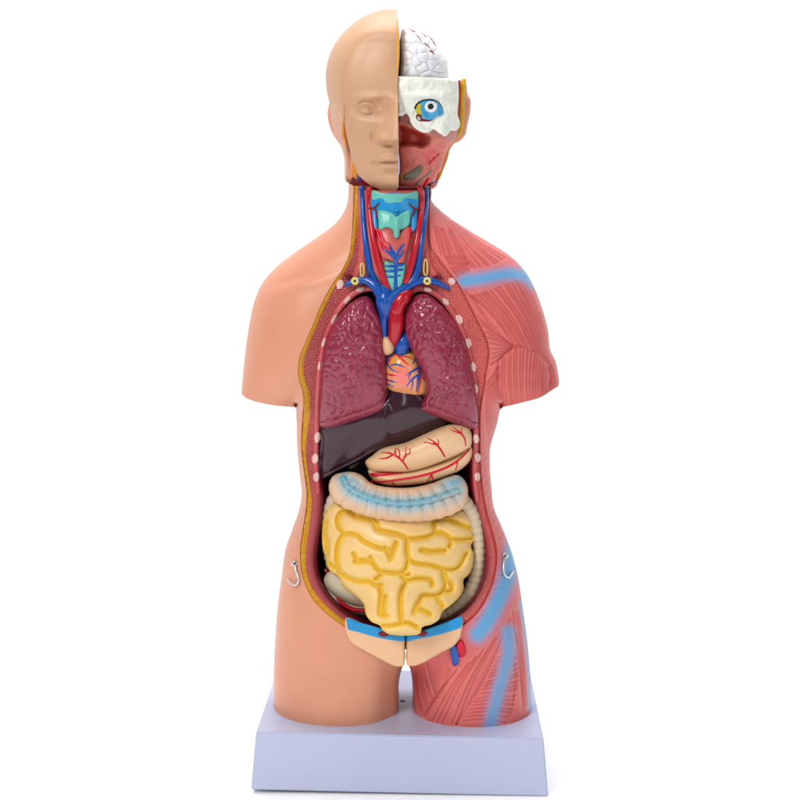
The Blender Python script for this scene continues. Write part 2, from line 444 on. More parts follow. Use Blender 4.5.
O1_L = [(353.9, 186), (353.2, 205), (352.6, 222.5), (351, 243.7), (348.5, 256), (342.6, 269), (332, 284.5), (321.4, 304), (312.9, 324.5),
        (304.5, 344), (299.4, 357), (297.9, 371), (299, 381), (302, 390), (303.3, 402), (302, 422), (301.2, 448), (304, 472), (306.6, 493), (305.6, 510),
        (302.6, 530), (300, 550), (301.5, 572), (307.5, 590), (316, 603.5), (328, 615), (344.3, 627)]
O1_B = [(344.3, 627), (372, 644), (400, 650), (436, 640), (462, 627)]
O1_R = [(462, 627), (474, 617), (484, 604), (493.5, 583), (497.3, 563), (496.8, 548), (492.5, 530), (487, 510), (483, 487), (481, 465),
        (480.6, 440), (481, 410), (484.5, 390), (487, 372), (489.6, 354), (487.5, 340), (480, 324), (470, 304), (460, 285.5), (450, 272), (440, 259),
        (431.5, 246), (429.4, 228), (430, 205), (430.6, 186)]
o1l, o1b, o1r = cr(O1_L, False, 1.3), cr(O1_B, False, 1.3), cr(O1_R, False, 1.3)
O1 = np.concatenate([o1l[:-1], o1b[:-1], o1r, lineseg([(430.6, 186), (353.9, 186)], 1.3, False)[1:-1]])
FATIN = cr([(357.6, 186), (358, 212), (357.3, 229), (355.2, 243.7), (351.3, 258.6), (345, 271.4), (336.3, 285), (325.6, 306), (317, 325.5),
            (308.8, 345.7), (304.6, 358), (303.9, 372), (306.5, 383), (309.8, 393), (310.3, 408), (308.2, 428), (305.9, 452), (309.3, 480), (312, 503), (309.6, 525),
            (306.6, 548), (306.3, 568), (311, 585), (321, 600), (334, 612.5), (348, 623)], False, 1.3)
O2 = cr([(372, 289), (360, 291.5), (349, 299), (339, 311), (330.5, 329), (324.5, 349), (321, 370), (319, 395), (318, 430), (319, 478), (320.5, 495),
         (318.7, 520), (315, 540), (312.8, 557.5), (315, 575), (322.5, 592), (335, 607), (349, 617.5), (375, 632), (405, 638), (435, 630), (456, 618), (467, 610.5), (478.5, 596),
         (486.3, 578), (488.4, 560), (486, 540), (480, 520), (475.3, 502), (472.8, 480), (473.5, 440), (474, 400), (471, 375), (466, 350),
         (459, 330), (450, 312), (438, 298.5), (427, 292), (416, 290), (404, 297), (392, 305), (381, 300)], True, 1.3)
def m_val(X, Y): return F0(X.ravel(), Y.ravel()).reshape(X.shape)
_m = solve(lambda X, Y: inside(O1, X, Y).reshape(X.shape), m_val, 290, 176, 212, 480, 1.0, 0.0)
def M(x, y): return _m(x, y)
def rim(x, y): return M(x, y) - 1.2 - .10 * np.minimum(pdist(O1, x, y), 26)

TORSO = thing('anatomical_torso', 'open torso with peach skin on one side, red muscle on the other, on a plinth',
              'anatomy model', (0, 0, 0))
# --- skin half
skin_poly = np.concatenate([cr(SIL_L, False, 1.6)[:-1], cr(ARM_L, False, 1.6)[:-1], cr(TRK_L, False, 1.6)[:-1],
    lineseg([(273.6, 742), (399, 742), (399, 700)], 1.6, False)[:-1], cr([(399, 700), (399, 682), (401.5, 670), (405, 660), (405, 649)], False, 1.6)[:-1],
    o1b[o1b[:, 0] < 404][::-1], o1l[::-1][1:], lineseg([(353.9, 186), (348.6, 183)], 1.6, False)[1:-1]])
relief('skin_half', skin_poly, lambda x, y, d: F0(x, y), lambda x, y, d: FB(x, y), M_SKIN, TORSO, 1.7,
       label='smooth peach skin covering one shoulder, flank and thigh')
# --- muscle half
zA = lambda *p: zc(425, 200, 5.714, p); zB = lambda *p: zc(430, 310, 5.714, p); zC = lambda *p: zc(405, 600, 5.714, p)
fine, strong = [], []
fine += fan(zA((50, 150), (95, 165), (145, 185)), zA((95, 310), (140, 318), (215, 322)), 8)
fine += fan(zA((115, 325), (125, 345), (140, 372)), zA((235, 322), (250, 345), (245, 378)), 5)
fine += fan(zA((145, 385), (190, 380), (235, 380)), zA((190, 440), (225, 425), (262, 408)), 7)
fine += fan(zA((115, 115), (140, 125), (165, 130), (190, 150)), zA((275, 392), (330, 385), (400, 368), (470, 330)), 9, .03)
strong += [zA((110, 115), (150, 180), (200, 260), (262, 392))]
fine += fan(zA((262, 545), (330, 530), (420, 500), (520, 465), (575, 470)), zB((482, 205), (540, 208), (600, 235), (650, 275), (683, 310)), 17, -.05)
strong += [zA((235, 520), (300, 590)) + zB((330, 60), (400, 130), (480, 203))]
fine += fan(zB((270, 30), (300, 90), (335, 160), (352, 220), (352, 265), (345, 320)), zB((470, 200), (474, 201), (478, 203), (480, 206), (478, 209), (470, 216)), 10, .02)
strong += [zB((398, 560), (394, 480), (390, 380), (393, 290), (425, 250), (482, 205), (530, 208), (600, 238), (650, 280), (672, 318))]
strong += [zB((672, 318), (690, 380), (672, 440), (680, 480))]
fine += fan(zB((412, 290), (445, 245), (490, 218), (540, 220), (600, 250), (640, 290), (665, 330)),
            zB((408, 552), (450, 545), (500, 530), (550, 518), (600, 502), (640, 490), (672, 480)), 17, .015)
fine += fan(zB((675, 330), (690, 310), (700, 330)), zB((690, 470), (715, 455), (732, 440)), 5)
fine += fan(zB((312, 425), (318, 480), (320, 560), (322, 640), (330, 720)), zB((390, 320), (392, 390), (392, 450), (394, 520), (392, 590)), 17, .06)
fine += fan(zB((330, 745), (335, 800)), zB((385, 610), (372, 670)), 4, .06)
fine += fan([(484, 460), (486, 490), (492, 515), (499, 540)], [(489, 452), (490, 478), (495, 503), (505, 530)], 7, .1)
fine += fan(zC((60, 385), (90, 372), (125, 362)), zC((90, 640), (135, 600), (185, 558)), 7, .04)
strong += [zC((128, 365), (150, 450), (188, 555)), zC((255, 400), (235, 470), (200, 530), (150, 600), (108, 662))]
fine += fan(zC((290, 400), (350, 370), (420, 310), (500, 230), (555, 170)), zC((112, 668), (150, 690), (200, 705), (250, 712), (300, 712)), 6, .03)
strong += [zC((600, 100), (560, 200), (525, 300), (480, 400), (420, 520), (350, 630), (300, 712))]
fine += fan(zC((530, 330), (490, 420), (430, 530), (370, 620), (325, 700)), zC((555, 320), (535, 390), (510, 480), (480, 590), (450, 690)), 17, -.03)
fine += fan(zC((612, 330), (605, 420), (580, 500), (550, 580), (520, 690)), zC((640, 300), (655, 400), (640, 500), (610, 620), (580, 700)), 16, .05)
strong += [zC((600, 100), (635, 220), (655, 350), (665, 480), (668, 620)), zC((625, 350), (630, 450), (620, 560), (608, 660))]
fine += fan(zC((615, 60), (640, 60), (655, 55)), zC((680, 610), (690, 610), (705, 600)), 3)
fine += fan([(497, 575), (489, 600), (476, 620)], [(506, 575), (500, 596), (486, 612)], 5)
strong += [zC((665, 40), (690, 200), (706, 400), (712, 590))]
def blue_mask(x, y):
    g = lambda L, w, s_: np.exp(-(np.maximum(ldist([cr(L, False, 3)], x, y, 30) - w, 0) / s_) ** 2)
    a = g([(464, 281), (485, 278), (508, 274), (525, 276), (533, 282)], 1.2, 6.2) * .93
    b = g([(514, 548), (508, 576), (497, 603), (487, 622), (478, 634)], 2.6, 7.2) * .95
    c = g(zC((588, 180), (592, 300), (565, 420), (530, 540), (495, 690), (480, 760)), 1.6, 6.4) * .85
    e = g(zC((668, 20), (695, 200), (716, 400), (722, 620)), 1.2, 2.2) * .8
    return np.clip(np.maximum(np.maximum(a, b), np.maximum(c, e)), 0, 1)
_jit = np.random.default_rng(3)
def Fmus(x, y, d):
    h = F0(x, y); calm = 1 - .55 * blue_mask(x, y)
    g1 = ldist(fine, x, y, 6); g2 = ldist(strong, x, y, 10)
    fall = np.clip(d / 3, 0, 1) * calm
    h = h - (1.35 * np.exp(-(g1 / .75) ** 2) - .35 * np.exp(-((g1 - 2) / 1.1) ** 2)) * fall * (.7 + .45 * vnoise(x, y, .12, 5))
    h = h - (1.9 * np.exp(-(g2 / 1.3) ** 2) + 1.0 * np.exp(-(g2 / 4) ** 2)) * fall
    return h
def Cmus(x, y, d):
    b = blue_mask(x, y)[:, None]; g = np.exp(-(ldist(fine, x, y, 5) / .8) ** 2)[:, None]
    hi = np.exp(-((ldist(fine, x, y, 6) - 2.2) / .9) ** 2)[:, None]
    c = C_MUS * (1 - .5 * g) + lin(186, 62, 62) * .5 * g + (lin(240, 158, 148) - C_MUS) * .22 * hi * (1 - g)  # crease shade painted in darker red; paler streaks beside each groove
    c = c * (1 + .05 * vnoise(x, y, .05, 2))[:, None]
    n = .12 * vnoise(x, y, .8, 9)[:, None] * 4 * b * (1 - b)
    return c * (1 - np.clip(b + n, 0, 1)) + C_BLUEP * np.clip(b + n, 0, 1)
mus_poly = np.concatenate([cr(SIL_R, False, 1.4)[:-1], cr(ARM_R, False, 1.4)[:-1], cr(TRK_R, False, 1.4)[:-1],
    lineseg([(532.5, 742), (412.6, 742), (412.6, 700)], 1.4, False)[:-1], cr([(412.6, 700), (412.2, 682), (410.5, 670), (406, 660), (406, 649)], False, 1.4)[:-1],
    o1b[o1b[:, 0] > 407], o1r[1:]])
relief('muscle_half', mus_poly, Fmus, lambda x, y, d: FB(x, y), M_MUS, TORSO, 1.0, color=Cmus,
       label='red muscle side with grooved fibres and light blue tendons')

# --- cut wall of the opening
fat_poly = np.concatenate([o1l, FATIN[::-1]])
def Ffat(x, y, d): return rim(x, y) + .5 * np.minimum(d, 2) + .45 * vnoise(x, y, .55, 3) * np.clip(d, 0, 1)
def Cfat(x, y, d):
    n = vnoise(x, y, .45, 8)[:, None]
    return C_FAT * (1 + .10 * n) * (1 - .0 * n) + np.array([.02, 0, 0]) * n
relief('fat_layer', fat_poly, Ffat, lambda x, y, d: FB(x, y) * .6, M_PAINT, TORSO, .9, color=Cfat, label='ochre yellow fat layer edging the skin')
wl_out = np.concatenate([FATIN, o1l[-1:], o1b[1:-1], o1r, lineseg([(430.6, 186), (357.6, 186)], 1.3, False)[1:-1]])
def bumpzone(x, y):
    e, r = cells(x, y, 2.6, 7, .3); do = pdist(O1, x, y); d2 = pdist(O2, x, y)
    left = x < 400
    z = np.where(y > 246, 1.0, sst(230, 246, y)); z = z * np.where(y > 480, np.exp(-((do - 4) / 3.2) ** 2), 1)
    z = np.where((x > 362) & (x < 430) & (y < 300), 0, z) * np.where(y < 480, sst(3.2, 5.0, d2), 1) * sst(0, 1.5, do)
    return z, np.clip(e / 1.0, 0, 1), r
def Fwall(x, y, d):
    z, e, r = bumpzone(x, y); return rim(x, y) - 2.0 * np.exp(-(pdist(O1, x, y) / 2.0) ** 2) * (x > 425) + z * (1.25 * e - .3)
def Cwall(x, y, d):
    z, e, r = bumpzone(x, y); left = (x < 400)[:, None]
    base = np.where(left, lin(188, 84, 86), lin(208, 98, 94))
    base = base * (1 - .0 * y[:, None])
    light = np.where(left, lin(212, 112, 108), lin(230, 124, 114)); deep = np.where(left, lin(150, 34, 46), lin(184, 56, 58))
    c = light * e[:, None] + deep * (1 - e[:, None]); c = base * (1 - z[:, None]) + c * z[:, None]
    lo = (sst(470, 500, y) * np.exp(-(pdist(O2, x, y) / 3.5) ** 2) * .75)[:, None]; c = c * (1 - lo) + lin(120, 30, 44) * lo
    nk = (sst(352, 362, x) * (1 - sst(425, 431, x)) * (1 - sst(282, 300, y)))[:, None]
    return c * (1 - nk) + lin(200, 96, 92) * nk
relief('body_wall', wl_out, Fwall, lambda x, y, d: FB(x, y) * .6, M_PAINT, TORSO, .9, color=Cwall, holes=[O2], label='cut body wall of beaded red muscle')
def Fcav(x, y, d): return rim(x, y) - 1 - 62 * sst(0, 16, d)
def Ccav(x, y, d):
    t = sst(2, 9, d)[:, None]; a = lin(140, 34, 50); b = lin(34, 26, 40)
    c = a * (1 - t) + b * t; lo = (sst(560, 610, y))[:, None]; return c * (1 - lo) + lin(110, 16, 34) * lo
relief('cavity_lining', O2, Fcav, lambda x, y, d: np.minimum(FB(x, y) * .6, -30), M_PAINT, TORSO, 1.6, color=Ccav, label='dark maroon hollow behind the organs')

# --- inner ridge (pleura) and cut ribs
ridL = [(383, 303), (380, 292), (371, 288), (359, 290.5), (348, 298.5), (338, 311), (329.5, 329), (323.2, 349), (319.8, 370), (317.8, 395), (316.7, 430), (316, 452), (316.5, 475), (318, 492)]
ridR = [(404, 300), (410, 292.5), (418, 288.5), (428, 290), (440, 297), (451.5, 311), (461, 329), (468, 349), (473, 372), (475.8, 398), (475.8, 440), (475, 460), (475, 480), (477.5, 500)]
M_RIDGE = mat('ridge_pink', lin(206, 92, 94), .3, .1, 600, mottle=.1)
for R_ in (ridL, ridR):
    tube('inner_ridge', [(x, y, float(rim(np.array([x]), np.array([y]))[0]) + .6) for x, y in R_], [3.2, 3.6, 3.4, 3.2, 3, 3, 2.6, 2.6, 2.2], M_RIDGE, TORSO, 12)
M_RIB = mat('rib_pink_white', lin(240, 196, 190), .4, .5, 900, mottle=.16)
ribs = [(340, 284.3, 3.6, 4.8, 25), (360, 289, 4.2, 2.8, -25), (347.5, 300.5, 4.6, 2.5, -55), (334.5, 319.5, 5.6, 2.2, -64), (323.8, 342.5, 5.2, 1.8, -72), (319.3, 366, 4.5, 1.5, -82),
        (317.5, 437.6, 3.2, 5.4, 8), (315, 458.5, 3.2, 5.2, 8), (316.2, 477, 3.0, 4.8, 4),
        (451.7, 281.3, 3.9, 3.9, 0), (427.5, 289.4, 4.4, 2.6, 15), (445.9, 301.7, 4.6, 3.0, 50), (459.3, 319.3, 5.2, 3.2, 62), (468.3, 343, 4.9, 3.1, 78), (473.2, 367, 4.9, 2.9, 82), (475.8, 388.7, 4.8, 2.3, 86),
        (476, 438.7, 3.0, 4.6, -10), (478, 457.5, 3.0, 4.8, -6), (477.3, 476.5, 2.9, 4.6, 0)]
def rimplus(x, y):
    x = np.asarray(x, float); y = np.asarray(y, float); d = ldist([cr(ridL, False, 3), cr(ridR, False, 3)], x, y, 8)
    return rim(x, y) + .6 + np.sqrt(np.maximum(3.2 ** 2 - d ** 2, 0))
for cx, cy, a, b, r_ in ribs:
    e_ = ell(cx, cy, a, b, r_, 22); e_ = e_ + np.random.default_rng(int(cy)).normal(0, .22, e_.shape)
    patch('cut_rib', cr(e_, True, .8), rimplus, .9, M_RIB, TORSO, 1.0, .7)
for cx, cy in ((347.8, 275.6), (437.5, 275.8)):
    patch('cut_vessel', ell(cx, cy, 3.9, 1.9, 0 if cx > 400 else -4), lambda x, y: rim(x, y) + 4, .8, M_DRED, TORSO, .8, .6)

# ------------------------------------------------------------------ neck
z7 = lambda *p: zc(340, 180, 6.667, p)
NB = Inflate(cr([(360, 180), (372, 178), (398, 176), (420, 178), (429, 180), (427, 215), (424, 250), (415, 285), (400, 300), (386, 295), (372, 272), (364, 240), (361, 210)], True, 1.5), 1.0)
def neckz(x, y):
    x = np.asarray(x, float); y = np.asarray(y, float); return rim(x, y) + 6 + 12 * np.where(inside(NB.poly, x, y), NB(x, y), 0)
neck_poly = cr([(358.6, 186.5), (375, 187), (400, 187.5), (420, 187), (430, 186.5), (429.6, 215), (430, 240), (434, 262), (440, 276), (428, 284), (414, 290), (404, 302), (392, 308), (381, 300), (374, 288), (362, 284), (352, 278), (356, 262), (358.6, 235), (358.8, 205)], True, 1.3)
def Fneck(x, y, d):
    h = neckz(x, y) * sst(0, 5, d) + (rim(x, y) - .5) * (1 - sst(0, 5, d))
    g = fan([(362, 205), (363, 215)], [(349, 276), (359, 280)], 4) + fan([(427, 205), (428, 215)], [(428, 282), (436, 280)], 4)
    return h - .8 * np.exp(-(ldist(g, x, y, 5) / .9) ** 2)
relief('neck_muscles', neck_poly, Fneck, lambda x, y, d: rim(x, y) - 6, M_PAINT, TORSO, .9,
       color=lambda x, y, d: lin(206, 96, 92) * ((1 + .07 * vnoise(x, y, .3, 4)) * 1)[:, None] * (y > 190.5)[:, None] + lin(110, 10, 24) * (y <= 190.5)[:, None])  # shadow below the chin painted as a dark red top strip
def nk(pts, lift):
    P = np.array(pts, float); c = cr(P[:, :2], False, 4); return np.c_[c, neckz(c[:, 0], c[:, 1]) + lift]
# thyroid gland and trachea
patch('windpipe', cr(z7((300, 540), (345, 550), (380, 545), (432, 550), (436, 600), (420, 690), (395, 740), (350, 750), (325, 710), (300, 620)), True, 1), neckz, 1.5, M_TEAL, TORSO, 2, .7, dome=3)
gland = cr(z7((258, 330), (300, 318), (350, 325), (378, 370), (410, 328), (455, 305), (468, 340), (462, 420), (440, 500), (425, 550), (385, 558), (350, 545), (320, 530), (285, 520), (262, 470), (245, 400)), True, 1)
def glz(x, y): return neckz(x, y) + 2.0
patch('thyroid_gland', gland, glz, 1.5, mat('thyroid_pink', lin(206, 96, 92), .3, .3, 600, mottle=.12), TORSO, 2, .7, dome=4)
GI = Inflate(gland, 1)
def glt(x, y): return glz(x, y) + 1.5 + 4 * np.where(inside(gland, x, y), GI(x, y), 0)
mem = cr(z7((200, 110), (520, 110), (524, 170), (515, 240), (505, 330), (478, 345), (470, 230), (430, 215), (378, 250), (300, 225), (255, 215), (250, 345), (230, 335), (205, 270), (195, 200)), True, 1)
patch('larynx_membrane', mem, lambda x, y: neckz(x, y) + 2, 1.5, M_SKY, TORSO, 2, .7, dome=2)
for yy in (): pass
patch('hyoid_bone', cr(z7((215, 70), (280, 85), (380, 90), (460, 85), (518, 75), (516, 130), (440, 128), (420, 150), (370, 158), (300, 155), (280, 128), (214, 135)), True, 1), lambda x, y: neckz(x, y) + 3, 1.6, M_TEAL, TORSO, 1.5, .7, dome=1.5)
thy = cr(z7((248, 205), (300, 200), (340, 215), (378, 242), (410, 220), (450, 200), (472, 205), (470, 260), (462, 300), (430, 325), (402, 335), (395, 375), (378, 388), (360, 378), (350, 335), (310, 320), (262, 335), (255, 270)), True, 1)
def thz(x, y): return neckz(x, y) + 3 + 5 * np.exp(-((x - 396.6) / 5) ** 2)
patch('thyroid_cartilage', thy, thz, 2, M_TEAL, TORSO, 2, .7, dome=3)
patch('larynx_knob', ell(*z7((378, 205))[0], 3.2, 2.6), lambda x, y: neckz(x, y) + 4, 1.5, M_SKY, TORSO, 2, .6, dome=1)
for s_, P in ((1, z7((190, 190), (225, 188), (262, 152))), (1, z7((535, 195), (500, 192), (460, 158))), (1, z7((222, 190), (245, 215), (240, 250))), (1, z7((505, 192), (490, 220), (480, 240)))):
    c = cr(P, False, 2); tube('laryngeal_artery', np.c_[c, neckz(c[:, 0], c[:, 1]) + 5.6], [1.1, 1, .6], M_DRED, TORSO, 8)
# thyroid arteries (red, on the gland) and veins (blue)
red_t = drape([(z7((248, 330), (268, 400), (300, 445), (330, 460)), [1.6, 1.2, .6]), (z7((268, 395), (285, 460), (300, 470)), [1.2, .5]), (z7((272, 350), (300, 410), (335, 430)), [1.0, .5]),
               (z7((468, 325), (458, 400), (450, 460)), [1.4, .8, .5])], glt)
tubes('thyroid_artery', red_t, M_BRED, TORSO, flat=.6)
blue_t = drape([(z7((370, 720), (372, 620), (370, 520)), [1.5, 1.6, 1.9]), (z7((370, 525), (345, 500), (295, 462)), [1.7, 1.2, .7]), (z7((370, 520), (372, 495), (395, 465), (425, 430)), [1.8, 1.4, 1, .6]),
                (z7((360, 500), (345, 470), (332, 435)), [1.5, 1, .6]), (z7((375, 525), (400, 505), (425, 470)), [1.5, 1, .5]), (z7((372, 580), (330, 575), (305, 572)), [1.1, 1.3, .8]),
                (z7((375, 575), (400, 568), (425, 560)), [1.1, 1.3, .8]), (z7((372, 612), (340, 606), (308, 608)), [1.1, 1.5, .9]), (z7((375, 605), (400, 598), (418, 598)), [1.1, 1.4, .8]),
                (z7((372, 645), (345, 645), (312, 642)), [1.1, 1.3, .8]), (z7((375, 640), (400, 636)), [1.0, .9])], glt)
tubes('thyroid_vein', blue_t, M_BLUE, TORSO, flat=.7)
tube('jugular_vein', nk([(361.8, 188), (362.6, 200), (364, 225), (367, 250), (370.5, 268), (376, 282), (385, 297)], 1.0), [2.5, 2.7, 2.8, 3.3, 4.5, 6], M_BLUE, TORSO, 12)
tube('jugular_vein', nk([(426.5, 190), (426, 207), (422.8, 232), (420, 252), (417, 270), (412, 281), (400, 292)], 1.0), [2.4, 2.5, 2.6, 3.0, 4.0, 4.5], M_BLUE, TORSO, 12)
tube('carotid_artery', nk([(369.5, 190), (370, 210), (372.5, 232), (376.5, 254), (382, 273), (388, 289)], 2.4), [3.4, 3.1, 3.3, 3.4, 3.2], M_RED, TORSO, 12)
tube('carotid_artery', nk([(419.6, 190), (421.5, 203), (419.5, 225), (415.5, 247), (411, 267), (406, 281)], 2.4), [3.4, 2.8, 3.1, 3.2, 3.0], M_RED, TORSO, 12)
def dz(c, base): c = np.array(c, float); return np.c_[c, rim(c[:, 0], c[:, 1]) + base]
tube('subclavian_vein', dz([(346.5, 284.5), (355, 281), (366, 280.5), (375, 286), (382, 296)], [5, 7, 10, 13, 15]), [2.2, 3.2, 3.8, 5, 6], M_BLUE, TORSO, 12)
tube('subclavian_vein', dz([(448, 288), (437, 282.5), (425, 279.8), (413, 283), (402, 290), (391, 299)], [3, 6, 9, 12, 14, 15]), [1.8, 2.8, 3.6, 4.0, 4.6, 6], M_BLUE, TORSO, 12)
tube('vena_cava', dz([(384, 290), (385.5, 300), (385.5, 311), (384.5, 318), (384, 345)], [12, 13, 10, 8, 4]), [6.5, 9.5, 7.5, 4.6, 4.2], M_BLUE, TORSO, 16, label='thick blue vein above the heart')
# clips and pins
for px_, pin in ((355, (362.2, 364)), (427.2, (425.6, 426.2))):
    zz = float(rim(np.array([px_]), np.array([281.]))[0]) + 13
    tube('clip_ring', [(px_ + 2.6 * math.cos(a), 281 + 2.6 * math.sin(a), zz) for a in np.linspace(0, 2 * math.pi, 12, endpoint=False)], 1.4, M_YEL, TORSO, 8, closed=True, step=.6)
    x0 = pin[0]; zz2 = zz - 4
    y0, y1 = (264.5, 275) if px_ < 400 else (260.5, 274)
    tube('clip_pin', [(x0 + 1.1, y0, zz2), (x0 + 1.2, y1, zz2), (x0 - .2, y1 + 1.5, zz2), (x0 - 1.4, y1, zz2), (x0 - 1.1, y0, zz2), (x0, y0 - 1.2, zz2)], .75, M_YEL, TORSO, 8, closed=True, step=.8)
# ------------------------------------------------------------------ pubis, groin vessels, hooks
z5 = lambda *p: zc(280, 540, 3.077, p)
def pubz(x, y): return 66 + 13 * np.exp(-((x - 405) / 44) ** 2) + .06 * (y - 630) - 2.5 * np.exp(-((x - 405.6) / 1.4) ** 2)
pubL = cr(z5((203, 240), (205, 290), (222, 318), (255, 338), (300, 362), (345, 385), (365, 390), (381, 386), (384, 374), (384, 320), (383, 292), (345, 286), (310, 271), (255, 256)), True, 1)
pubR = cr(z5((389, 300), (389, 375), (392, 386), (410, 388), (440, 378), (490, 350), (535, 325), (552, 303), (561, 270), (560, 236), (520, 250), (470, 268), (430, 280), (391, 290)), True, 1)
for side, pp in (('skin', pubL), ('muscle', pubR)):
    b = patch('pubic_bone', pp, pubz, 2.4, M_PEACH, TORSO, 3, .9, thick=44)
    s_ = 1 if side == 'muscle' else -1
bandL = cr(z5((205, 241), (206, 262), (208, 274), (240, 284), (300, 301), (345, 309), (383, 310), (384, 291), (345, 287), (310, 271), (255, 256)), True, 1)
bandR = cr(z5((390, 292), (390, 311), (420, 306), (470, 297), (520, 283), (557, 268), (562, 250), (560, 235), (520, 249), (470, 267), (430, 281)), True, 1)
for b in (bandL, bandR): patch('cartilage_band', b, lambda x, y: pubz(x, y) + 1.4, 1.9, M_SKY, TORSO, 1.2, .8)
for cx, cy in ((318.5, 289.5), (437, 288)):
    p = z5((cx, cy))[0]; patch('cut_artery', ell(p[0], p[1], 5.6, 2.9, -6 if cx > 400 else 6), lambda x, y: pubz(x, y) + 3, 1, M_DRED, TORSO, 1, .6)
patch('femoral_artery', cr(z5((542, 322), (560, 308), (572, 335), (570, 352), (556, 362), (545, 345)), True, .8), lambda x, y: F0(x, y), 2, M_BRED, TORSO, 2, .7, dome=2)
patch('femoral_vein', cr(z5((520, 322), (532, 315), (545, 330), (551, 365), (548, 382), (534, 388), (528, 370), (523, 340)), True, .8), lambda x, y: F0(x, y) + .8, 2, M_BLUE, TORSO, 2, .7, dome=2)
def hook(pts, sc, flip):
    z = float(F0(np.array([sc[0]]), np.array([sc[1]]))[0])
    h = tube('side_hook', [(x, y, float(F0(np.array([x]), np.array([y]))[0]) + 2.0 + .5 * k) for x, y, k in pts], [1.7, 1.2, 1.1, 1.1, 1.2, .8], M_STEEL, TORSO, 8, step=.6)
    sc_ = patch('screw', ell(sc[0], sc[1], 3.3, 3.3), lambda x, y: 0 * np.asarray(x, float) + z + 2.2, 1.3, M_STEEL, h, 1.0, .5, dome=1.2)
    tubes('screw_slot', [([(sc[0] - 1.5, sc[1] - 1.2, z + 4.9), (sc[0] + 1.5, sc[1] + 1.2, z + 4.9)], .45), ([(sc[0] - 1.3, sc[1] + 1.4, z + 4.9), (sc[0] + 1.3, sc[1] - 1.4, z + 4.9)], .45)], M_BLACK, h)
hook([(294.7, 564, 0), (296, 571, 1.5), (297.4, 575, 2.5), (298.7, 580, 3), (296, 585, 4), (290, 583, 5), (286.8, 578.5, 6)], (294.7, 563.8), 1)
hook([(505, 556, 0), (503.8, 564, 1.5), (503.6, 571, 2.5), (505.5, 576, 3), (509, 577.5, 4), (512, 574, 5), (513.3, 571.5, 6)], (505, 555.8), -1)

# ------------------------------------------------------------------ plinth
def plinth():
    bm = bmesh.new(); yaw = math.radians(-1.4); roll = math.radians(.8)
    def q(hx, y0, y1, z): return [(-hx, y0, z), (hx, y0, z), (hx - 4, y1, z), (-hx + 4, y1, z)]
    rows = [q(147.5, -88, 112, -Z0 + 2.6), q(142.3, -82, 107, ZTOP)]
    vs = []
    for r in rows:
        c = []
        for x, y, z in r:
            X = x * math.cos(yaw) - y * math.sin(yaw) + 1.5; Y = x * math.sin(yaw) + y * math.cos(yaw)
            c.append(bm.verts.new((X * S, Y * S, (z + Z0 - X * math.tan(roll)) * S)))
        vs.append(c)
    bm.faces.new(vs[0][::-1]); bm.faces.new(vs[1])
    for i in range(4): bm.faces.new((vs[0][i], vs[0][(i + 1) % 4], vs[1][(i + 1) % 4], vs[1][i]))
    bmesh.ops.bevel(bm, geom=list(bm.edges), offset=1.1 * S, segments=3, affect='EDGES')
    me = bpy.data.meshes.new('plinth'); bm.to_mesh(me); bm.free(); me.materials.append(M_BASE)
    me.polygons.foreach_set('use_smooth', [True] * len(me.polygons))
    try: me.set_sharp_from_angle(angle=math.radians(25))
    except Exception: pass
    o = bpy.data.objects.new('plinth', me); scene.collection.objects.link(o); o.parent = TORSO; o['label'] = 'pale lavender white rectangular plinth'
plinth()
def topz(px, py, rx, ry, n=16):
    out = []
    for a in np.linspace(0, 2 * math.pi, n, endpoint=False):
        X = px + rx * math.cos(a) - 400; V = 400 - (py + ry * math.sin(a)); dy = FW[1] * FP + UP[1] * V; dz_ = FW[2] * FP + UP[2] * V
        k = (ZTOP + .35 - CAM[2]) / dz_; out.append((X * k * S, (CAM[1] + k * dy) * S, (ZTOP + .35 + Z0) * S))
    return out
tp = topz(402.6, 700.4, 2.6, 1.1); lo = [(a, b, c - .002) for a, b, c in tp]; n_ = len(tp)
link('purple_mark', tp + lo, [tuple(range(n_))[::-1]] + [(i, (i + 1) % n_, n_ + (i + 1) % n_, n_ + i) for i in range(n_)], mat('purple_ink', lin(90, 66, 150), .4), TORSO)

# ------------------------------------------------------------------ organs
def organ_loc(x, y): return tuple(W(np.array([x]), np.array([y]), np.array([20.]))[0])
z3 = lambda *p: zc(300, 260, 4, p); z4 = lambda *p: zc(300, 420, 4, p); zH = lambda *p: zc(380, 290, 7.27, p); zI = lambda *p: zc(315, 500, 4.706, p)
def organ(name, label, cat, at_, poly, base, H, m, color=None, disp=None, sp=1.0, p=.5, g=1.0, part=None, th=None, back=.35, group=None, parent=None, plabel=None):
    if th is None: th = thing(name, label, cat, organ_loc(*at_), group) if parent is None else parent
    poly = cr(poly, True, sp); inf = Inflate(poly, g, p)
    def fr(x, y, d):
        h = base(x, y) + H * inf(x, y, d)
        return h + (disp(x, y, d) if disp else 0)
    ob = relief(part, poly, fr, lambda x, y, d: base(x, y) - back * H * inf(x, y, d), m, th, sp, color, label=plabel)
    return th, poly, smp(fr, poly)
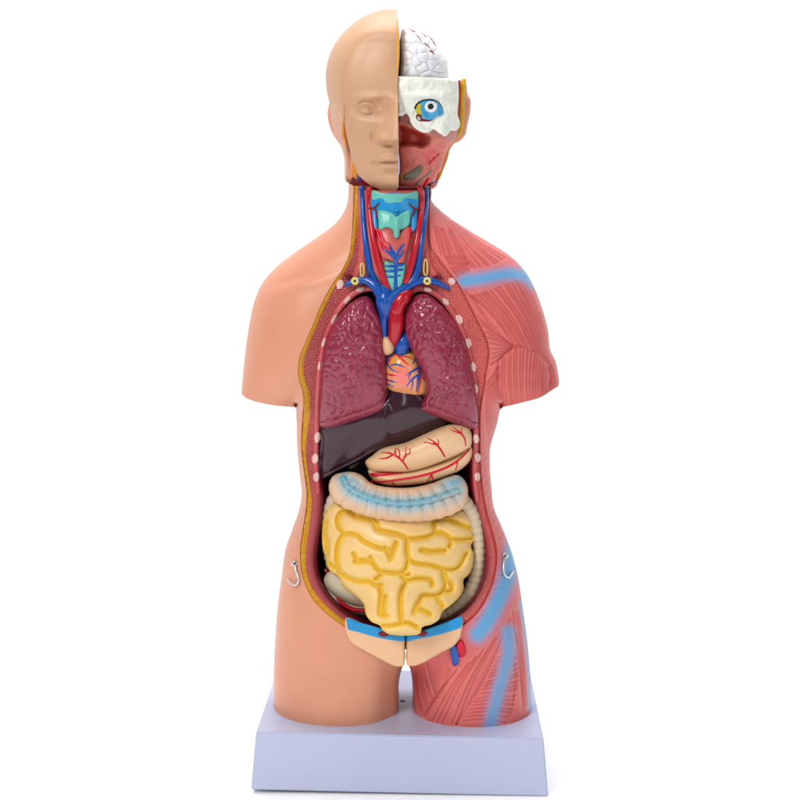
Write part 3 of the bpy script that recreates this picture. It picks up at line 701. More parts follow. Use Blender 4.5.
# liver
liv = z3((60, 690), (90, 640), (200, 590), (330, 545), (345, 500), (420, 480), (500, 530), (580, 600), (605, 640)) + z4((590, 14), (560, 40), (500, 62), (420, 92), (340, 116), (290, 135), (250, 160), (205, 184), (170, 200), (120, 226), (85, 238), (70, 228), (66, 190), (70, 130), (75, 70))
C_LIV = lin(62, 30, 44, .7)
lv, lvp, lvz = organ('liver', 'dark glossy aubergine liver spread beneath the two lungs', 'organ model', (385, 440), liv, lambda x, y: M(x, y) - 12, 20, mat('liver_gloss', C_LIV, .13, .03, 120, coat=.2, mottle=.1), sp=1.2, part='liver_body',
      p=.36, disp=lambda x, y, d: -4 * gau(x, y, 350, 452, 9, 30, 35) + 3 * gau(x, y, 384, 425, 5, 30) + 1.1 * np.exp(-((d - 1.8) / 1.0) ** 2) - 1.3 * np.exp(-((d - 4.2) / 1.3) ** 2) + .3 * vnoise(x, y, .07, 6))
tube('gall_bladder', [(351, 467, 22), (355, 463, 24), (359, 460, 25)], [2.4, 3, 2], mat('gall_green', lin(150, 150, 110), .3), lv, 10)
# stomach
st_up = z4((264, 180), (262, 165), (285, 145), (330, 112), (420, 90), (500, 55), (560, 30), (620, 14), (672, 28), (688, 60), (682, 110), (640, 140), (540, 182), (470, 205), (400, 213), (330, 212), (285, 206))
st_lo = z4((272, 200), (330, 205), (400, 208), (540, 175), (640, 132), (680, 100), (692, 120), (684, 155), (655, 190), (600, 222), (520, 250), (440, 262), (360, 265), (305, 250), (282, 228))
C_ST = lin(238, 196, 150)
def cst(x, y, d):
    t = sst(472, 482, y + (x - 400) * .18)[:, None] * .3
    return C_ST * (1 - t) + lin(240, 180, 150) * t
sto, sup, suz = organ('stomach', 'cream stomach with branching red vessels, tucked under the liver edge', 'organ model', (420, 455), st_lo, lambda x, y: M(x, y) - 6, 20, M_PAINT, cst, sp=1.0, part='stomach_lower_fold')
_, slp, slz = organ('', '', '', None, st_up, lambda x, y: M(x, y) - 4, 27, M_PAINT, cst, sp=1.0, part='stomach_body', th=sto)
z8 = lambda *p: zc(355, 420, 6.4, p)
tubes('stomach_artery', drape([(z8((340, 315), (310, 270), (270, 235), (215, 212), (165, 212)), [.7, .9, .9, .8, .4]), (z8((262, 232), (258, 205), (262, 180)), [.8, .8, .4]), (z8((285, 245), (285, 205), (270, 178)), [.7, .6, .4]), (z8((240, 225), (200, 245), (155, 248)), [.9, .7, .4]),
    (z8((305, 265), (325, 225), (350, 215), (352, 180)), [.8, .7, .6, .4]), (z8((325, 235), (325, 200), (330, 170)), [.7, .5, .4]),
    (z8((575, 235), (545, 185), (510, 145), (465, 115)), [.7, .9, .8, .4]), (z8((525, 160), (485, 150), (440, 142)), [.8, .6, .4]), (z8((530, 165), (535, 145), (528, 122)), [.7, .5, .4]),
    (z8((708, 165), (700, 120), (665, 75), (625, 48)), [.7, .9, .8, .4]), (z8((690, 105), (680, 75), (682, 50)), [.8, .5, .4]), (z8((668, 85), (640, 75), (608, 62)), [.8, .6, .4])], slz, 0), M_BRED, sto, 6, .6)
tubes('stomach_artery', drape([(z8((108, 392), (180, 392), (290, 380), (400, 362), (520, 330), (630, 280), (700, 225), (735, 185)), [.9, 1, 1, 1.1, 1, .9, .6]),
    (z8((105, 350), (150, 352), (210, 350), (300, 345)), [1.4, 2.0, 1.5, .7]), (z8((240, 400), (255, 415), (262, 425)), [.8, .7, .5]), (z8((490, 350), (495, 375), (498, 388)), [1, .7, .4]), (z8((485, 355), (470, 380), (460, 395)), [.9, .6, .4]),
    (z8((655, 275), (650, 300), (640, 322)), [.8, .6, .4])], suz, .1), M_BRED, sto, 6, .6)
# intestines
INT = thing('intestines', 'coiled yellow small intestine framed by beige large intestine, low in the open belly', 'organ model', organ_loc(400, 560))
C_COL = lin(240, 200, 164); C_CB = lin(84, 184, 214)
zK = lambda *p: zc(320, 465, 5, p)
col = cr(zK((60, 60), (80, 46), (110, 38), (160, 34), (210, 52), (250, 86), (300, 104), (400, 114), (480, 109), (560, 90), (640, 58), (690, 50), (722, 74), (740, 120), (732, 180), (692, 230), (600, 266), (480, 284), (400, 281), (280, 266), (180, 236), (100, 200), (52, 150), (44, 100)), True, 1)
_sc = (col[:, 1] > 496) * .9 * np.abs(np.sin((col[:, 0] - 330) * math.pi / 10.5)); col = col + np.stack([(col[:, 0] - 400) / 70 * _sc * .5, _sc], 1)
tae = cr(zK((118, 60), (140, 105), (190, 140), (260, 168), (350, 190), (430, 194), (520, 184), (610, 160), (690, 128)), False, 1)
haus = [cr(zc(300, 422.5, 4, (a, b, c)), False, 2) for a, b, c in (((205, 275), (190, 300), (180, 322)), ((240, 298), (235, 330), (228, 352)), ((275, 315), (272, 345), (268, 370)), ((315, 325), (314, 355), (310, 385)), ((358, 332), (360, 365), (358, 396)),
     ((400, 335), (402, 370), (402, 400)), ((445, 332), (450, 365), (452, 398)), ((490, 325), (500, 360), (505, 392)), ((530, 312), (545, 345), (555, 378)), ((570, 300), (590, 330), (600, 358)), ((610, 285), (630, 310), (640, 330)),
     ((270, 262), (262, 280), (258, 290)), ((315, 275), (308, 290), (305, 305)), ((355, 280), (352, 298), (350, 312)), ((400, 284), (400, 300), (400, 316)), ((440, 280), (445, 298), (448, 312)), ((485, 272), (492, 288), (497, 305)), ((530, 258), (540, 275), (548, 290)), ((575, 240), (588, 258), (595, 272)), ((200, 222), (190, 235), (178, 240)), ((240, 245), (228, 258), (222, 268)))]
def dcol(x, y, d):
    hd = ldist(haus, x, y, 8); return (2.8 * (1 - np.exp(-(hd / 3.2) ** 2)) - 2.4 - 1.0 * np.exp(-(hd / .9) ** 2)) * sst(0, 2, d) - 2.0 * np.exp(-((ldist([tae], x, y, 9) - 2.6) / 1.3) ** 2) + 1.4 * np.exp(-(ldist([tae], x, y, 9) / 1.3) ** 2)
def ccol(x, y, d):
    t = ldist([tae], x, y, 24); b = np.exp(-(t / 8.5) ** 2); b = b * (.76 + .24 * sst(-.3, .5, vnoise(x, y, .07, 12))) * sst(1.0, 5, d)
    b = np.maximum(b, .6 * np.exp(-(ldist([cr(z4((175, 222), (200, 235), (235, 262)), False, 2)], x, y, 12) / 5) ** 2)); b = np.maximum(b, .8 * gau(x, y, 452, 483, 17, 7, -20)); b = np.clip(b * (1 - .5 * gau(x, y, 398, 490, 26, 4)) * (1 - .5 * gau(x, y, 452, 497, 16, 5, -20)) * 1.05, 0, .95)[:, None]
    c = C_COL * (1 - b) + C_CB * b; e = np.exp(-(ldist(haus, x, y, 4) / .9) ** 2)[:, None] * .45; return c * (1 - e) + lin(226, 224, 222) * e
# vertical colons behind
M_LI = mat('colon_beige', lin(216, 194, 164), .4, .3, 500, mottle=.08)
def bead(pts, rad, amp=.09, per=7):
    c = cr(pts, False, 1.2); s_ = np.arange(len(c)) * 1.2; r = np.interp(np.linspace(0, 1, len(c)), np.linspace(0, 1, len(rad)), rad)
    return c, r * (1 - amp * 1.6 * np.exp(-((s_ % per) - per / 2) ** 2 / 1.2))
c, r = bead([(462, 498, 40), (469, 508, 38), (475, 522, 36), (478.3, 540, 34), (478.5, 558, 33), (476, 576, 34), (470, 592, 36), (460, 604, 38), (448, 612, 38), (436, 616, 38)], [7, 7, 6.5, 6.5, 7, 7.5, 7.5, 7, 6])
tube('descending_colon', c, r, M_LI, INT, 16)
c, r = bead([(340, 489, 29), (333, 500, 27), (329, 514, 27), (327.5, 530, 27), (328, 546, 27), (332, 566, 27)], [6, 6.5, 6.5, 6, 6])
tube('ascending_colon', c, r, M_LI, INT, 16)
organ('', '', '', None, z4((95, 640), (108, 612), (130, 602), (160, 612), (200, 640), (250, 670), (275, 720), (262, 745), (225, 742), (175, 725), (140, 705), (105, 672)), lambda x, y: 38 + 0 * x, 12, mat('cecum_grey', lin(206, 192, 166), .4, .2, 400, mottle=.08), sp=1.1, part='cecum', th=INT)
organ('', '', '', None, z4((105, 670), (140, 700), (180, 725), (225, 742), (262, 745), (275, 765), (262, 780), (220, 775), (180, 760), (140, 725), (112, 690)), lambda x, y: 36 + 0 * x, 7, mat('appendix_cream', lin(205, 192, 170), .4), sp=1.1, part='appendix', th=INT)
tube('colic_artery', [(z4((148, 712))[0]) + (43,), (z4((175, 738))[0]) + (44,), (z4((210, 757))[0]) + (44,), (z4((262, 762))[0]) + (44,)], [1.2, 2.2, 2.4, 2.2], M_RED, INT, 8)
tube('appendix_artery', [(z4((100, 598))[0]) + (30,), (z4((108, 610))[0]) + (31,), (z4((112, 622))[0]) + (32,)], [1, 1.8, 1.2], M_RED, INT, 8)
gr = [zI((152, 48), (122, 62), (106, 90), (112, 125), (135, 155)), zI((135, 160), (112, 200), (103, 250), (104, 300), (114, 345)), zI((114, 345), (160, 368), (205, 382), (250, 382), (290, 402)),
      zI((135, 158), (170, 158), (205, 170), (228, 192), (262, 210), (300, 225), (345, 232)), zI((330, 225), (345, 250), (355, 278)), zI((345, 235), (372, 228), (383, 200)), zI((355, 275), (368, 240), (380, 205)),
      zI((150, 48), (185, 75), (240, 88), (278, 105), (292, 135), (340, 150), (400, 165), (438, 182)), zI((280, 92), (292, 112), (292, 135)),
      zI((438, 182), (480, 180), (530, 172), (568, 152)), zI((552, 98), (560, 125), (568, 152)), zI((568, 152), (605, 158), (636, 180), (640, 198), (632, 218)), zI((640, 185), (690, 186), (742, 178)), zI((620, 86), (670, 108), (728, 132)), zI((560, 98), (590, 90), (620, 86)),
      zI((436, 182), (432, 230), (440, 275), (480, 298), (540, 305), (598, 322), (640, 326), (668, 318), (692, 290), (704, 262), (714, 248)),
      zI((502, 232), (540, 240), (575, 238), (612, 236)), zI((500, 236), (540, 244), (612, 240)),
      zI((182, 252), (200, 282), (240, 282), (272, 300), (300, 330), (350, 340), (400, 342), (425, 325), (438, 282)), zI((190, 290), (225, 288), (262, 290)), zI((262, 270), (275, 300)),
      zI((405, 342), (412, 362), (430, 378), (470, 370), (520, 370), (545, 378), (552, 398)), zI((412, 345), (425, 355), (440, 350)),
      zI((600, 322), (602, 350), (612, 380), (604, 425), (580, 445), (540, 450), (508, 450), (492, 475), (478, 505), (505, 518), (542, 538)), zI((572, 448), (585, 478), (602, 502)),
      zI((290, 400), (312, 400)), zI((300, 400), (312, 440), (306, 500), (308, 540), (335, 545)), zI((286, 372), (310, 350)), zI((330, 455), (322, 500), (325, 545)),
      zI((432, 378), (412, 415), (402, 460), (402, 520), (408, 585)), zI((475, 505), (468, 530)), zI((612, 345), (622, 380), (642, 395), (640, 425), (615, 430)),
      zI((310, 592), (360, 590), (405, 582), (440, 578), (480, 598)), zI((48, 100), (42, 150), (55, 205), (50, 260)), zI((62, 300), (90, 318))]
gr = [cr(g, False, 1.5) for g in gr]
si = zI((40, 90), (52, 50), (80, 22), (115, 12), (150, 40), (200, 50), (420, 80), (560, 80), (620, 80), (668, 52), (705, 42), (738, 70), (745, 110), (740, 150), (748, 185), (735, 215), (747, 255), (742, 310), (725, 350), (700, 375), (700, 415), (685, 450), (640, 495), (603, 522), (585, 560), (550, 585), (505, 600), (495, 628), (450, 637), (400, 638), (345, 630), (318, 612), (306, 592), (265, 572), (240, 540), (228, 492), (200, 460), (165, 435), (130, 405), (110, 360), (75, 340), (55, 300), (48, 260), (36, 225), (33, 160))
def dsi(x, y, d):
    g = ldist(gr, x, y, 14); t = np.clip(g / 6.5, 0, 1); return (-6.3 * (.35 * (1 - np.sqrt(np.maximum(1 - (1 - t) ** 2, 0))) + .65 * np.exp(-(g / 2.7) ** 2)) ) * sst(0, 3, d)
def csi(x, y, d):
    g = np.minimum(ldist(gr, x, y, 8), d * 1.6 + 1.2); t = np.exp(-(g / 2.0) ** 2)[:, None] * .95; h = np.exp(-(g / 4.4) ** 2)[:, None] * .8
    c = lin(243, 202, 136); c = c * (1 - h) + lin(248, 212, 100) * h; c = c * (1 - t) + lin(244, 192, 30) * t
    o_ = np.exp(-(np.hypot(x - 353.8, y - 515.3) / 1.7) ** 2)[:, None]; return c * (1 - o_) + lin(236, 140, 20) * o_
organ('', '', '', None, si, lambda x, y: M(x, y) - 12 + 14 * gau(x, y, 400, 555, 60, 60) + 40 * sst(585, 634, y), 24, mat('gut_paint', vcol=True, rough=.36, coat=.06, mottle=.04), csi, dsi, .8, part='small_intestine', th=INT, p=.42)
organ('', '', '', None, col, lambda x, y: M(x, y) - 2 + 10 * gau(x, y, 400, 500, 50, 60), 24, M_PAINT, ccol, dcol, .8, part='transverse_colon', th=INT)
# heart
hb = zH((40, 480), (90, 448), (140, 436), (200, 432), (245, 445), (275, 500), (300, 570), (345, 620), (365, 700), (345, 755), (270, 782), (180, 776), (90, 752), (45, 715), (20, 640), (25, 540))
def chh(x, y, d):
    t = gau(x, y, 402, 376, 15, 19, -25)[:, None]; a = lin(244, 186, 110); y_ = gau(x, y, 393, 361, 8, 7)[:, None] * .8; y2 = gau(x, y, 412, 352, 9, 6)[:, None] * .8
    c = a * (1 - t) + lin(244, 118, 112) * t; c = c * (1 - y_) + lin(226, 160, 40) * y_; return c * (1 - y2) + lin(230, 180, 70) * y2
HT = thing('heart', 'small pink and yellow heart with red and blue surface vessels, held between the lungs', 'organ model', organ_loc(405, 370))
_, hp, hz = organ('', '', '', None, hb, lambda x, y: M(x, y) - 10, 24, M_GLOSS, chh, None, .8, part='heart_body', th=HT)
organ('', '', '', None, zH((20, 345), (45, 335), (75, 352), (98, 385), (104, 420), (95, 452), (60, 474), (30, 470), (10, 420)), lambda x, y: M(x, y) + 2, 10, M_PEACH, None, None, .8, part='auricle', th=HT, g=.5)
tubes('coronary_artery', drape([(zH((60, 535), (85, 490), (125, 470), (200, 462)), [.9, .9, .9, .5]), (zH((118, 468), (160, 505), (208, 545)), [.9, .8, .4]), (zH((150, 482), (200, 488), (240, 505)), [.7, .7, .4]),
    (zH((48, 610), (80, 618), (118, 622)), [.5, .8, .3]), (zH((272, 575), (290, 640), (285, 700), (272, 755)), [.8, .9, .8, .4]), (zH((290, 600), (310, 650)), [.8, .4]), (zH((48, 650), (90, 662)), [.6, .3])], hz, 0), M_BRED, HT, 6, .6)
tubes('coronary_vein', drape([(zH((92, 460), (70, 490), (50, 540), (62, 550)), [.9, 1, 1, .6]), (zH((60, 545), (90, 580), (135, 598)), [.9, .7, .3]), (zH((80, 548), (120, 542), (180, 562)), [.6, .8, .3]),
    (zH((272, 500), (278, 570), (275, 650), (265, 735)), [.6, 1, 1.2, .6]), (zH((272, 570), (235, 590), (188, 620)), [1, .8, .3]), (zH((220, 600), (212, 625), (206, 655)), [.7, .5, .3]), (zH((272, 620), (230, 650), (190, 705)), [1, .8, .3]),
    (zH((236, 655), (235, 690), (225, 728)), [.7, .6, .3]), (zH((278, 600), (310, 640), (325, 660)), [.8, .6, .3]), (zH((272, 480), (250, 510), (238, 535)), [.9, .9, .3]), (zH((48, 655), (80, 660), (125, 672)), [.6, .8, .3]), (zH((50, 680), (75, 690), (98, 702)), [.5, .7, .3])], hz, 0), M_BLUE, HT, 6, .6)
tube('pulmonary_artery', [(412, 326, 56), (407, 334, 61), (403, 343, 63), (401, 352, 60)], [3, 5.5, 7.5, 7], M_BLUE, HT, 14)
tube('aorta', dz([(396.2, 312), (396, 325), (394, 338), (392, 350)], [13, 12, 9, 0]), [7.2, 7.3, 5.6, 3.2], M_RED, HT, 16)
tube('aortic_arch', dz([(409, 291), (404.5, 296), (399.5, 302), (396.5, 310)], [11, 14, 15, 14]), [4.2, 6.6, 7.2, 7.3], M_RED, TORSO, 16)
# lungs
C_LU = lin(142, 32, 60)
def lung(name, label, at_, poly, seedp, base_line, big):
    bl = cr(base_line, False, 1)
    def fx(x, y):
        e, r = cells(x + 1.5 * vnoise(x, y, .15, seedp), y + 1.5 * vnoise(x, y, .15, seedp + 1), 10.0, seedp, .46, .9)
        e2, r2 = cells(x, y, 3.6, seedp + 3, .45); return e, r, e2, r2
    def up(x, y): return (1 - .45 * sst(350, 420, y)) * (.75 + .65 * vnoise(x, y, .06, seedp + 9))
    def disp(x, y, d):
        e, r, e2, r2 = fx(x, y); L = ldist([bl], x, y, 14); ok = sst(2.5, 7, d) * sst(6, 9, L)
        fl = 1.6 * np.exp(-(L / 2.6) ** 2) - 1.6 * np.exp(-((L - 7.0) / 1.3) ** 2)
        pat = (r > .35) * 1.0
        h = (2.1 * (1 - np.exp(-(e / 1.5) ** 2)) - 1.4 + .9 * (r - .5)) * up(x, y) - .25 * np.exp(-(e2 / .5) ** 2) * (r2 > .75)
        st = .3 * np.sin(x * 2.2) * np.exp(-((L - 3.4) / 2) ** 2)
        return h * ok + fl * sst(0, 3, d) + st
    def color(x, y, d):
        e, r, e2, r2 = fx(x, y); k = np.exp(-(e / .6) ** 2)[:, None] * .2 * (r > .4)[:, None]; t = (.5 + .5 * vnoise(x, y, .035, seedp + 5))[:, None]
        c = C_LU * (1 - .35 * t) + lin(176, 74, 104) * .35 * t; return c * (1 - k) + lin(196, 110, 134) * k
    t_, pl, z_ = organ(name, label, 'organ model', at_, poly, lambda x, y: M(x, y) - 1, 25, mat('lung_gloss', vcol=True, rough=.25, coat=.3, bump=.05, bscale=600, mottle=.08), color, disp, .8, part='lung_lobe', p=.5)
lung('lung', 'maroon cobbled lung beside the yellow fat layer, the wider one with a low outer corner', (350, 370),
     z3((240, 148), (262, 143), (285, 155), (305, 190), (325, 240), (338, 320), (345, 400), (347, 500), (346, 570), (342, 598), (300, 618), (220, 645), (150, 668), (95, 673), (77, 662), (75, 630), (78, 560), (80, 480), (86, 400), (100, 320), (130, 258), (170, 203), (208, 165)), 21,
     [(318, 427), (322, 427.5), (337.5, 426.5), (355, 421), (375, 414.3), (387, 407)], True)
lung('lung', 'maroon cobbled lung beside the bare muscle side, with a curved notch facing the heart', (440, 370),
     z3((480, 135), (452, 148), (425, 180), (412, 230), (417, 290), (438, 350), (474, 420), (498, 485), (500, 520), (495, 555), (478, 585), (474, 602), (500, 612), (550, 630), (630, 660), (700, 679), (713, 668), (714, 640), (710, 560), (692, 460), (672, 370), (642, 290), (600, 220), (552, 167), (512, 138)), 33,
     [(418, 409), (437.5, 417), (457.5, 424.5), (478, 429.5)], False)

# ------------------------------------------------------------------ head
z1 = lambda *p: zc(310, 0, 4.444, p); z2 = lambda *p: zc(310, 140, 4.444, p); zF = lambda *p: zc(340, 85, 7.27, p); z9 = lambda *p: zc(390, 90, 8, p); z6 = lambda *p: zc(390, 10, 8, p)
AX = 398.0
HL = [(397, 9.3), (388.8, 9.2), (377.5, 11), (361.8, 17.5), (346, 30), (334.8, 44), (328.3, 59), (325.8, 74), (326.6, 90), (329.6, 104)]
JAW = [(343, 112), (344.2, 120), (347, 138), (350.5, 153), (354.5, 166), (361, 177.5), (371, 185.3), (384, 190.7), (392, 191.8), (396.5, 190), (398.6, 186)]
full = np.concatenate([cr(HL, False, 1.5), cr([(329.6, 106), (331, 125), (337, 150), (347, 176), (364, 198), (385, 212), (398, 215)], False, 1.5)])
mir = full[::-1].copy(); mir[:, 0] = 2 * AX - mir[:, 0]
HEAD = Inflate(np.concatenate([full, mir[1:-1]]), 1.0, .5)
def H0(x, y): return softcap(92 * HEAD(x, y), 84)
def Fface(x, y, d):
    h = H0(x, y)
    x_ = x
    # forehead plane set back below the scalp ridge
    rg = cr([(398, 43), (385, 40), (372, 40), (363, 44), (357, 55), (352, 70), (348, 90), (346, 108)], False, 2)
    fp = np.concatenate([rg, [(346, 130), (398, 130)]])
    g = ldist([rg], x_, y, 40); ins_ = inside(fp, x_, y)
    s_ = np.where(ins_, g, -g); h = h - 4.2 * sst(-10, 7, s_) * (1 - sst(92, 125, y))
    h = h + 1.5 * gau(x_, y, 372, 32, 26, 9, -20)
    h = h + 3.8 * gau(x_, y, 371, 97, 15, 3.6, -4) + 2 * gau(x_, y, 394, 99, 7, 7)
    h = h - 7.5 * gau(x_, y, 368, 109, 12.5, 7.5) - 3.5 * gau(x_, y, 382, 107, 6, 8)
    h = h + 6.2 * gau(x_, y, 365.5, 110, 7.2, 4.8)
    lids = [cr(zF((120, 185), (150, 160), (190, 150), (230, 165), (258, 190)), False, 1)]; lids2 = [cr(zF((130, 195), (165, 210), (205, 215), (240, 205)), False, 1)]
    cre = [cr(zF((105, 165), (140, 135), (190, 122), (240, 140), (270, 175)), False, 1)]
    h = h - 1.9 * np.exp(-(ldist(lids, x_, y, 6) / .75) ** 2) - 1.6 * np.exp(-(ldist(lids2, x_, y, 6) / .75) ** 2) - 1.5 * np.exp(-(ldist(cre, x_, y, 6) / 1.0) ** 2) + .7 * np.exp(-((ldist(lids2, x_, y, 6) - 1.8) / 1.0) ** 2)
    h = h + 1.3 * gau(x_, y, 366, 110.2, 2.6) - 1.8 * gau(x_, y, 366, 110.2, 1.1)
    # nose
    t = np.clip((y - 98) / 42, 0, 1); nw = 4.5 + 11.5 * t ** 1.5
    nose = (4 + 15 * t) * np.exp(-(np.abs(x_ - 397.5) / nw) ** 2.4) * sst(92, 104, y) * (1 - sst(139.5, 146, y))
    h = h + nose + 5.0 * gau(x_, y, 380.5, 137.5, 4.6, 5.5) - 3.4 * gau(x_, y, 372.5, 137, 2.2, 7) - 3.4 * gau(x_, y, 387, 145.2, 6, 2, 6)
    h = h - 2.2 * gau(x_, y, 397.5, 151, 3, 5)
    h = h + 3.8 * gau(x_, y, 390, 158.6, 11, 3.4, -6) + 4.6 * gau(x_, y, 392, 167.2, 10, 3.6, 4) - 4.4 * gau(x_, y, 386, 162.8, 11, 1.2, -1) - 2.6 * gau(x_, y, 374.5, 163.5, 3, 4)
    h = h - 2.2 * gau(x_, y, 392, 174, 9, 3) + 3.0 * gau(x_, y, 394, 182, 9, 5)
    h = h - 2.4 * gau(x_, y, 362, 130, 10, 16, -20) + 2.2 * gau(x_, y, 358, 120, 10, 5, 20)
    return np.maximum(h, 1.5 * (d > .3)) if False else h
face_poly = np.concatenate([cr(HL, False, 1.2)[:-1], cr([(329.6, 104), (334, 105.5), (340, 108), (343.3, 114)], False, 1.2)[:-1], cr([(343.3, 114)] + JAW[1:], False, 1.2)[:-1],
                            cr([(398.6, 186), (398.9, 160), (398.4, 130), (397.8, 100), (397.6, 70), (397.6, 40), (397, 9.3)], False, 1.2)[:-1]])
FH = thing('face_half', 'bald beige face half with closed calm features, the covered side of the head', 'anatomy model', tuple(W(np.array([370.]), np.array([187.]), np.array([0.]))[0]))
relief('face_shell', face_poly, Fface, lambda x, y, d: -.8 * H0(x, y) * sst(0, 1, H0(x, y) / 20), M_FACE, FH, 1.0)
# back of the head under the jaw line: ear, fat, vessels
nb_poly = cr([(333, 92), (330.2, 98), (329.6, 103.5), (328.8, 110), (329.2, 119), (331, 127), (333.4, 134.5), (337.5, 141), (341, 147), (343.9, 157), (344.6, 170), (345.4, 181.5), (350, 184), (357, 186.2), (372, 190), (398, 192), (398, 150), (385, 115), (360, 92), (345, 88)], True, 1.2)
NBI = Inflate(nb_poly, 1.0)
def Fnb(x, y, d):
    h = 20 * NBI(x, y, d) + (.35 + .4 * (1 - sst(118, 140, y))) * (1 - .75 * sst(343, 352, x)) * H0(x, y) * sst(0, 2, d)
    ear = np.exp(-(pdist(cr([(331, 107), (330.8, 118), (334, 131), (340, 140), (342, 130), (340, 112)], True, 2), x, y) / 1.6) ** 2) * 1.6
    return h + ear * (y > 103) * (x < 346)
def Cnb(x, y, d):
    c = np.broadcast_to(lin(222, 164, 132), (len(x), 3)).copy(); tt = sst(108, 135, y)[:, None]; c = C_FACE * (1 - tt) + c * tt
    def rg(P, col, s_=.7):
        p = cr(P, True, 1); i = inside(p, x, y); c[i] = col
    rg(zF((14, 275), (26, 285), (50, 350), (60, 420), (45, 428), (28, 390), (14, 330)), lin(232, 142, 20)); rg(zF((55, 370), (75, 400), (95, 480), (92, 505), (70, 490), (55, 430)), lin(120, 120, 108))
    rg(zF((80, 505), (95, 500), (102, 545), (92, 545)), lin(70, 140, 200)); rg(zF((95, 560), (110, 575), (125, 640), (150, 700), (120, 705), (92, 690), (86, 620)), lin(228, 140, 22))
    rg(zF((124, 645), (140, 665), (158, 710), (138, 708), (126, 680)), lin(20, 90, 200)); rg(zF((140, 665), (170, 690), (215, 735), (180, 730), (155, 705)), lin(170, 30, 60))
    return c
relief('neck_and_ear', nb_poly, Fnb, lambda x, y, d: -40 * NBI(x, y, d), M_PAINT, FH, .7, color=Cnb)
tube('ear_rim', [(330.3, 104, 6), (329.6, 112, 9), (330.4, 121, 10), (333, 130, 9), (337.2, 137.5, 9), (341, 143, 10)], [1.2, 2.0, 1.9, 1.7, 1.8, 1.2], mat('ear_skin', lin(226, 158, 132), .36, mottle=.04), FH, 10)
tube('cut_edge', [(397.6, 18, 45), (398.1, 32, 62), (398.3, 45, 66), (398.1, 60, 70), (397.6, 76, 72)], [.4, 1.0, 1.3, 1.2, .4], mat('fat_orange', lin(232, 160, 26), .35), FH, 8)
tube('inner_seam', [(398.7, 155, 70), (398.8, 165, 69), (399, 174, 68)], [.5, 1.0, .5], mat('lilac', lin(178, 170, 214), .4), FH, 8)

# dissected half
DH = thing('dissected_head_half', 'opened head half showing cream skull, blue-rimmed eye and red jaw flesh', 'anatomy model', tuple(W(np.array([425.]), np.array([187.]), np.array([0.]))[0]))
def HR(x, y): return 62 * np.sqrt(np.maximum(1 - ((np.asarray(x, float) - 396) / 76) ** 2, 0.002))
# outer skin strip with ear
sk = z1((655, 362), (690, 366), (702, 420), (713, 440), (712, 500), (700, 555), (690, 600), (665, 628), (640, 640), (615, 680), (600, 720), (575, 795), (560, 830), (535, 840), (520, 800), (600, 700), (620, 620), (650, 560))
organ('', '', '', None, sk, lambda x, y: 0 * x - 6, 12, M_SKIN, None, None, 1.0, part='scalp_and_ear', th=DH, g=.5)
flesh_poly = cr(z1((392, 480), (450, 470), (520, 500), (600, 520), (645, 520), (662, 545)) + z1((655, 610), (620, 650), (600, 700), (580, 760)) + z2((568, 150), (555, 182), (530, 190), (500, 212), (470, 226), (430, 230), (405, 214), (396, 200), (396, 120), (394, 40)), True, 1)
FI = Inflate(flesh_poly, .8)
mouth_poly = cr(z1((392, 560), (410, 556), (450, 570), (500, 590), (535, 610), (530, 640), (505, 655), (450, 648), (400, 650), (390, 640)), True, 1)
def Ffl(x, y, d):
    h = HR(x, y) * (.62 + .26 * (1 - sst(130, 165, y))) + 16 * FI(x, y, d) - 14 + 9 * gau(x, y, 404, 176, 15, 10)
    mi = inside(mouth_poly, x, y); md = pdist(mouth_poly, x, y); sd = np.where(mi, md, -md)
    h = h - 8 * sst(-1.5, 6, sd) + 1.6 * np.exp(-((sd + 2.5) / 2) ** 2)
    h = h + 1.2 * vnoise(x, y, .18, 6) * sst(0, 3, d) - 3 * gau(x, y, 421, 143, 4, 5)
    return h - 1.0 * np.exp(-(ldist(fan(z9((250, 500), (300, 420)), z9((330, 600), (430, 450)), 5), x, y, 5) / .9) ** 2)
def Cfl(x, y, d):
    c = np.broadcast_to(lin(230, 128, 116), (len(x), 3)).copy(); mi = inside(mouth_poly, x, y); md = pdist(mouth_poly, x, y); sd = np.where(mi, md, -md)
    up_ = (1 - sst(-1, 1.5, y - (122 + (x - 399) * .38)))[:, None]; c = c * (1 - up_) + lin(206, 140, 134) * up_
    m_ = sst(-2.5, 2.5, sd)[:, None]; c = c * (1 - m_) + lin(158, 40, 30) * m_
    k = (gau(x, y, 401, 178, 13, 7, -10) * .9)[:, None]; c = c * (1 - k) + lin(228, 158, 126) * k
    q = (gau(x, y, 433, 141, 8, 5) * .6)[:, None]; c = c * (1 - q) + lin(216, 140, 112) * q
    r = (gau(x, y, 430, 154, 11, 4.5, -45) * .55)[:, None]; c = c * (1 - r) + lin(232, 84, 104) * r
    n = np.maximum(vnoise(x, y, .3, 17) - .2, 0)[:, None] * .25 * sst(-6, 0, -sd)[:, None]
    return c * (1 - n) + lin(200, 60, 64) * n
relief('jaw_flesh', flesh_poly, Ffl, lambda x, y, d: -10 - 30 * FI(x, y, d), M_PAINT, DH, .7, color=Cfl)
flz = smp(Ffl, flesh_poly)
patch('salivary_gland', cr(z9((108, 680), (150, 655), (195, 630), (235, 605), (262, 615), (258, 650), (225, 695), (180, 718), (130, 722), (106, 710)), True, .8), flz, .8, M_GREY, DH, 1, .5, dome=.6)
patch('salivary_gland', cr(z9((330, 632), (338, 650), (310, 680), (270, 705), (235, 740), (205, 778), (190, 796), (185, 785), (205, 745), (240, 712), (285, 680)), True, .8), flz, .7, M_GREY, DH, 1, .5)
def hs(pts, off): c = cr(pts, False, 1.5); return np.c_[c, flz(c[:, 0], c[:, 1]) + off]
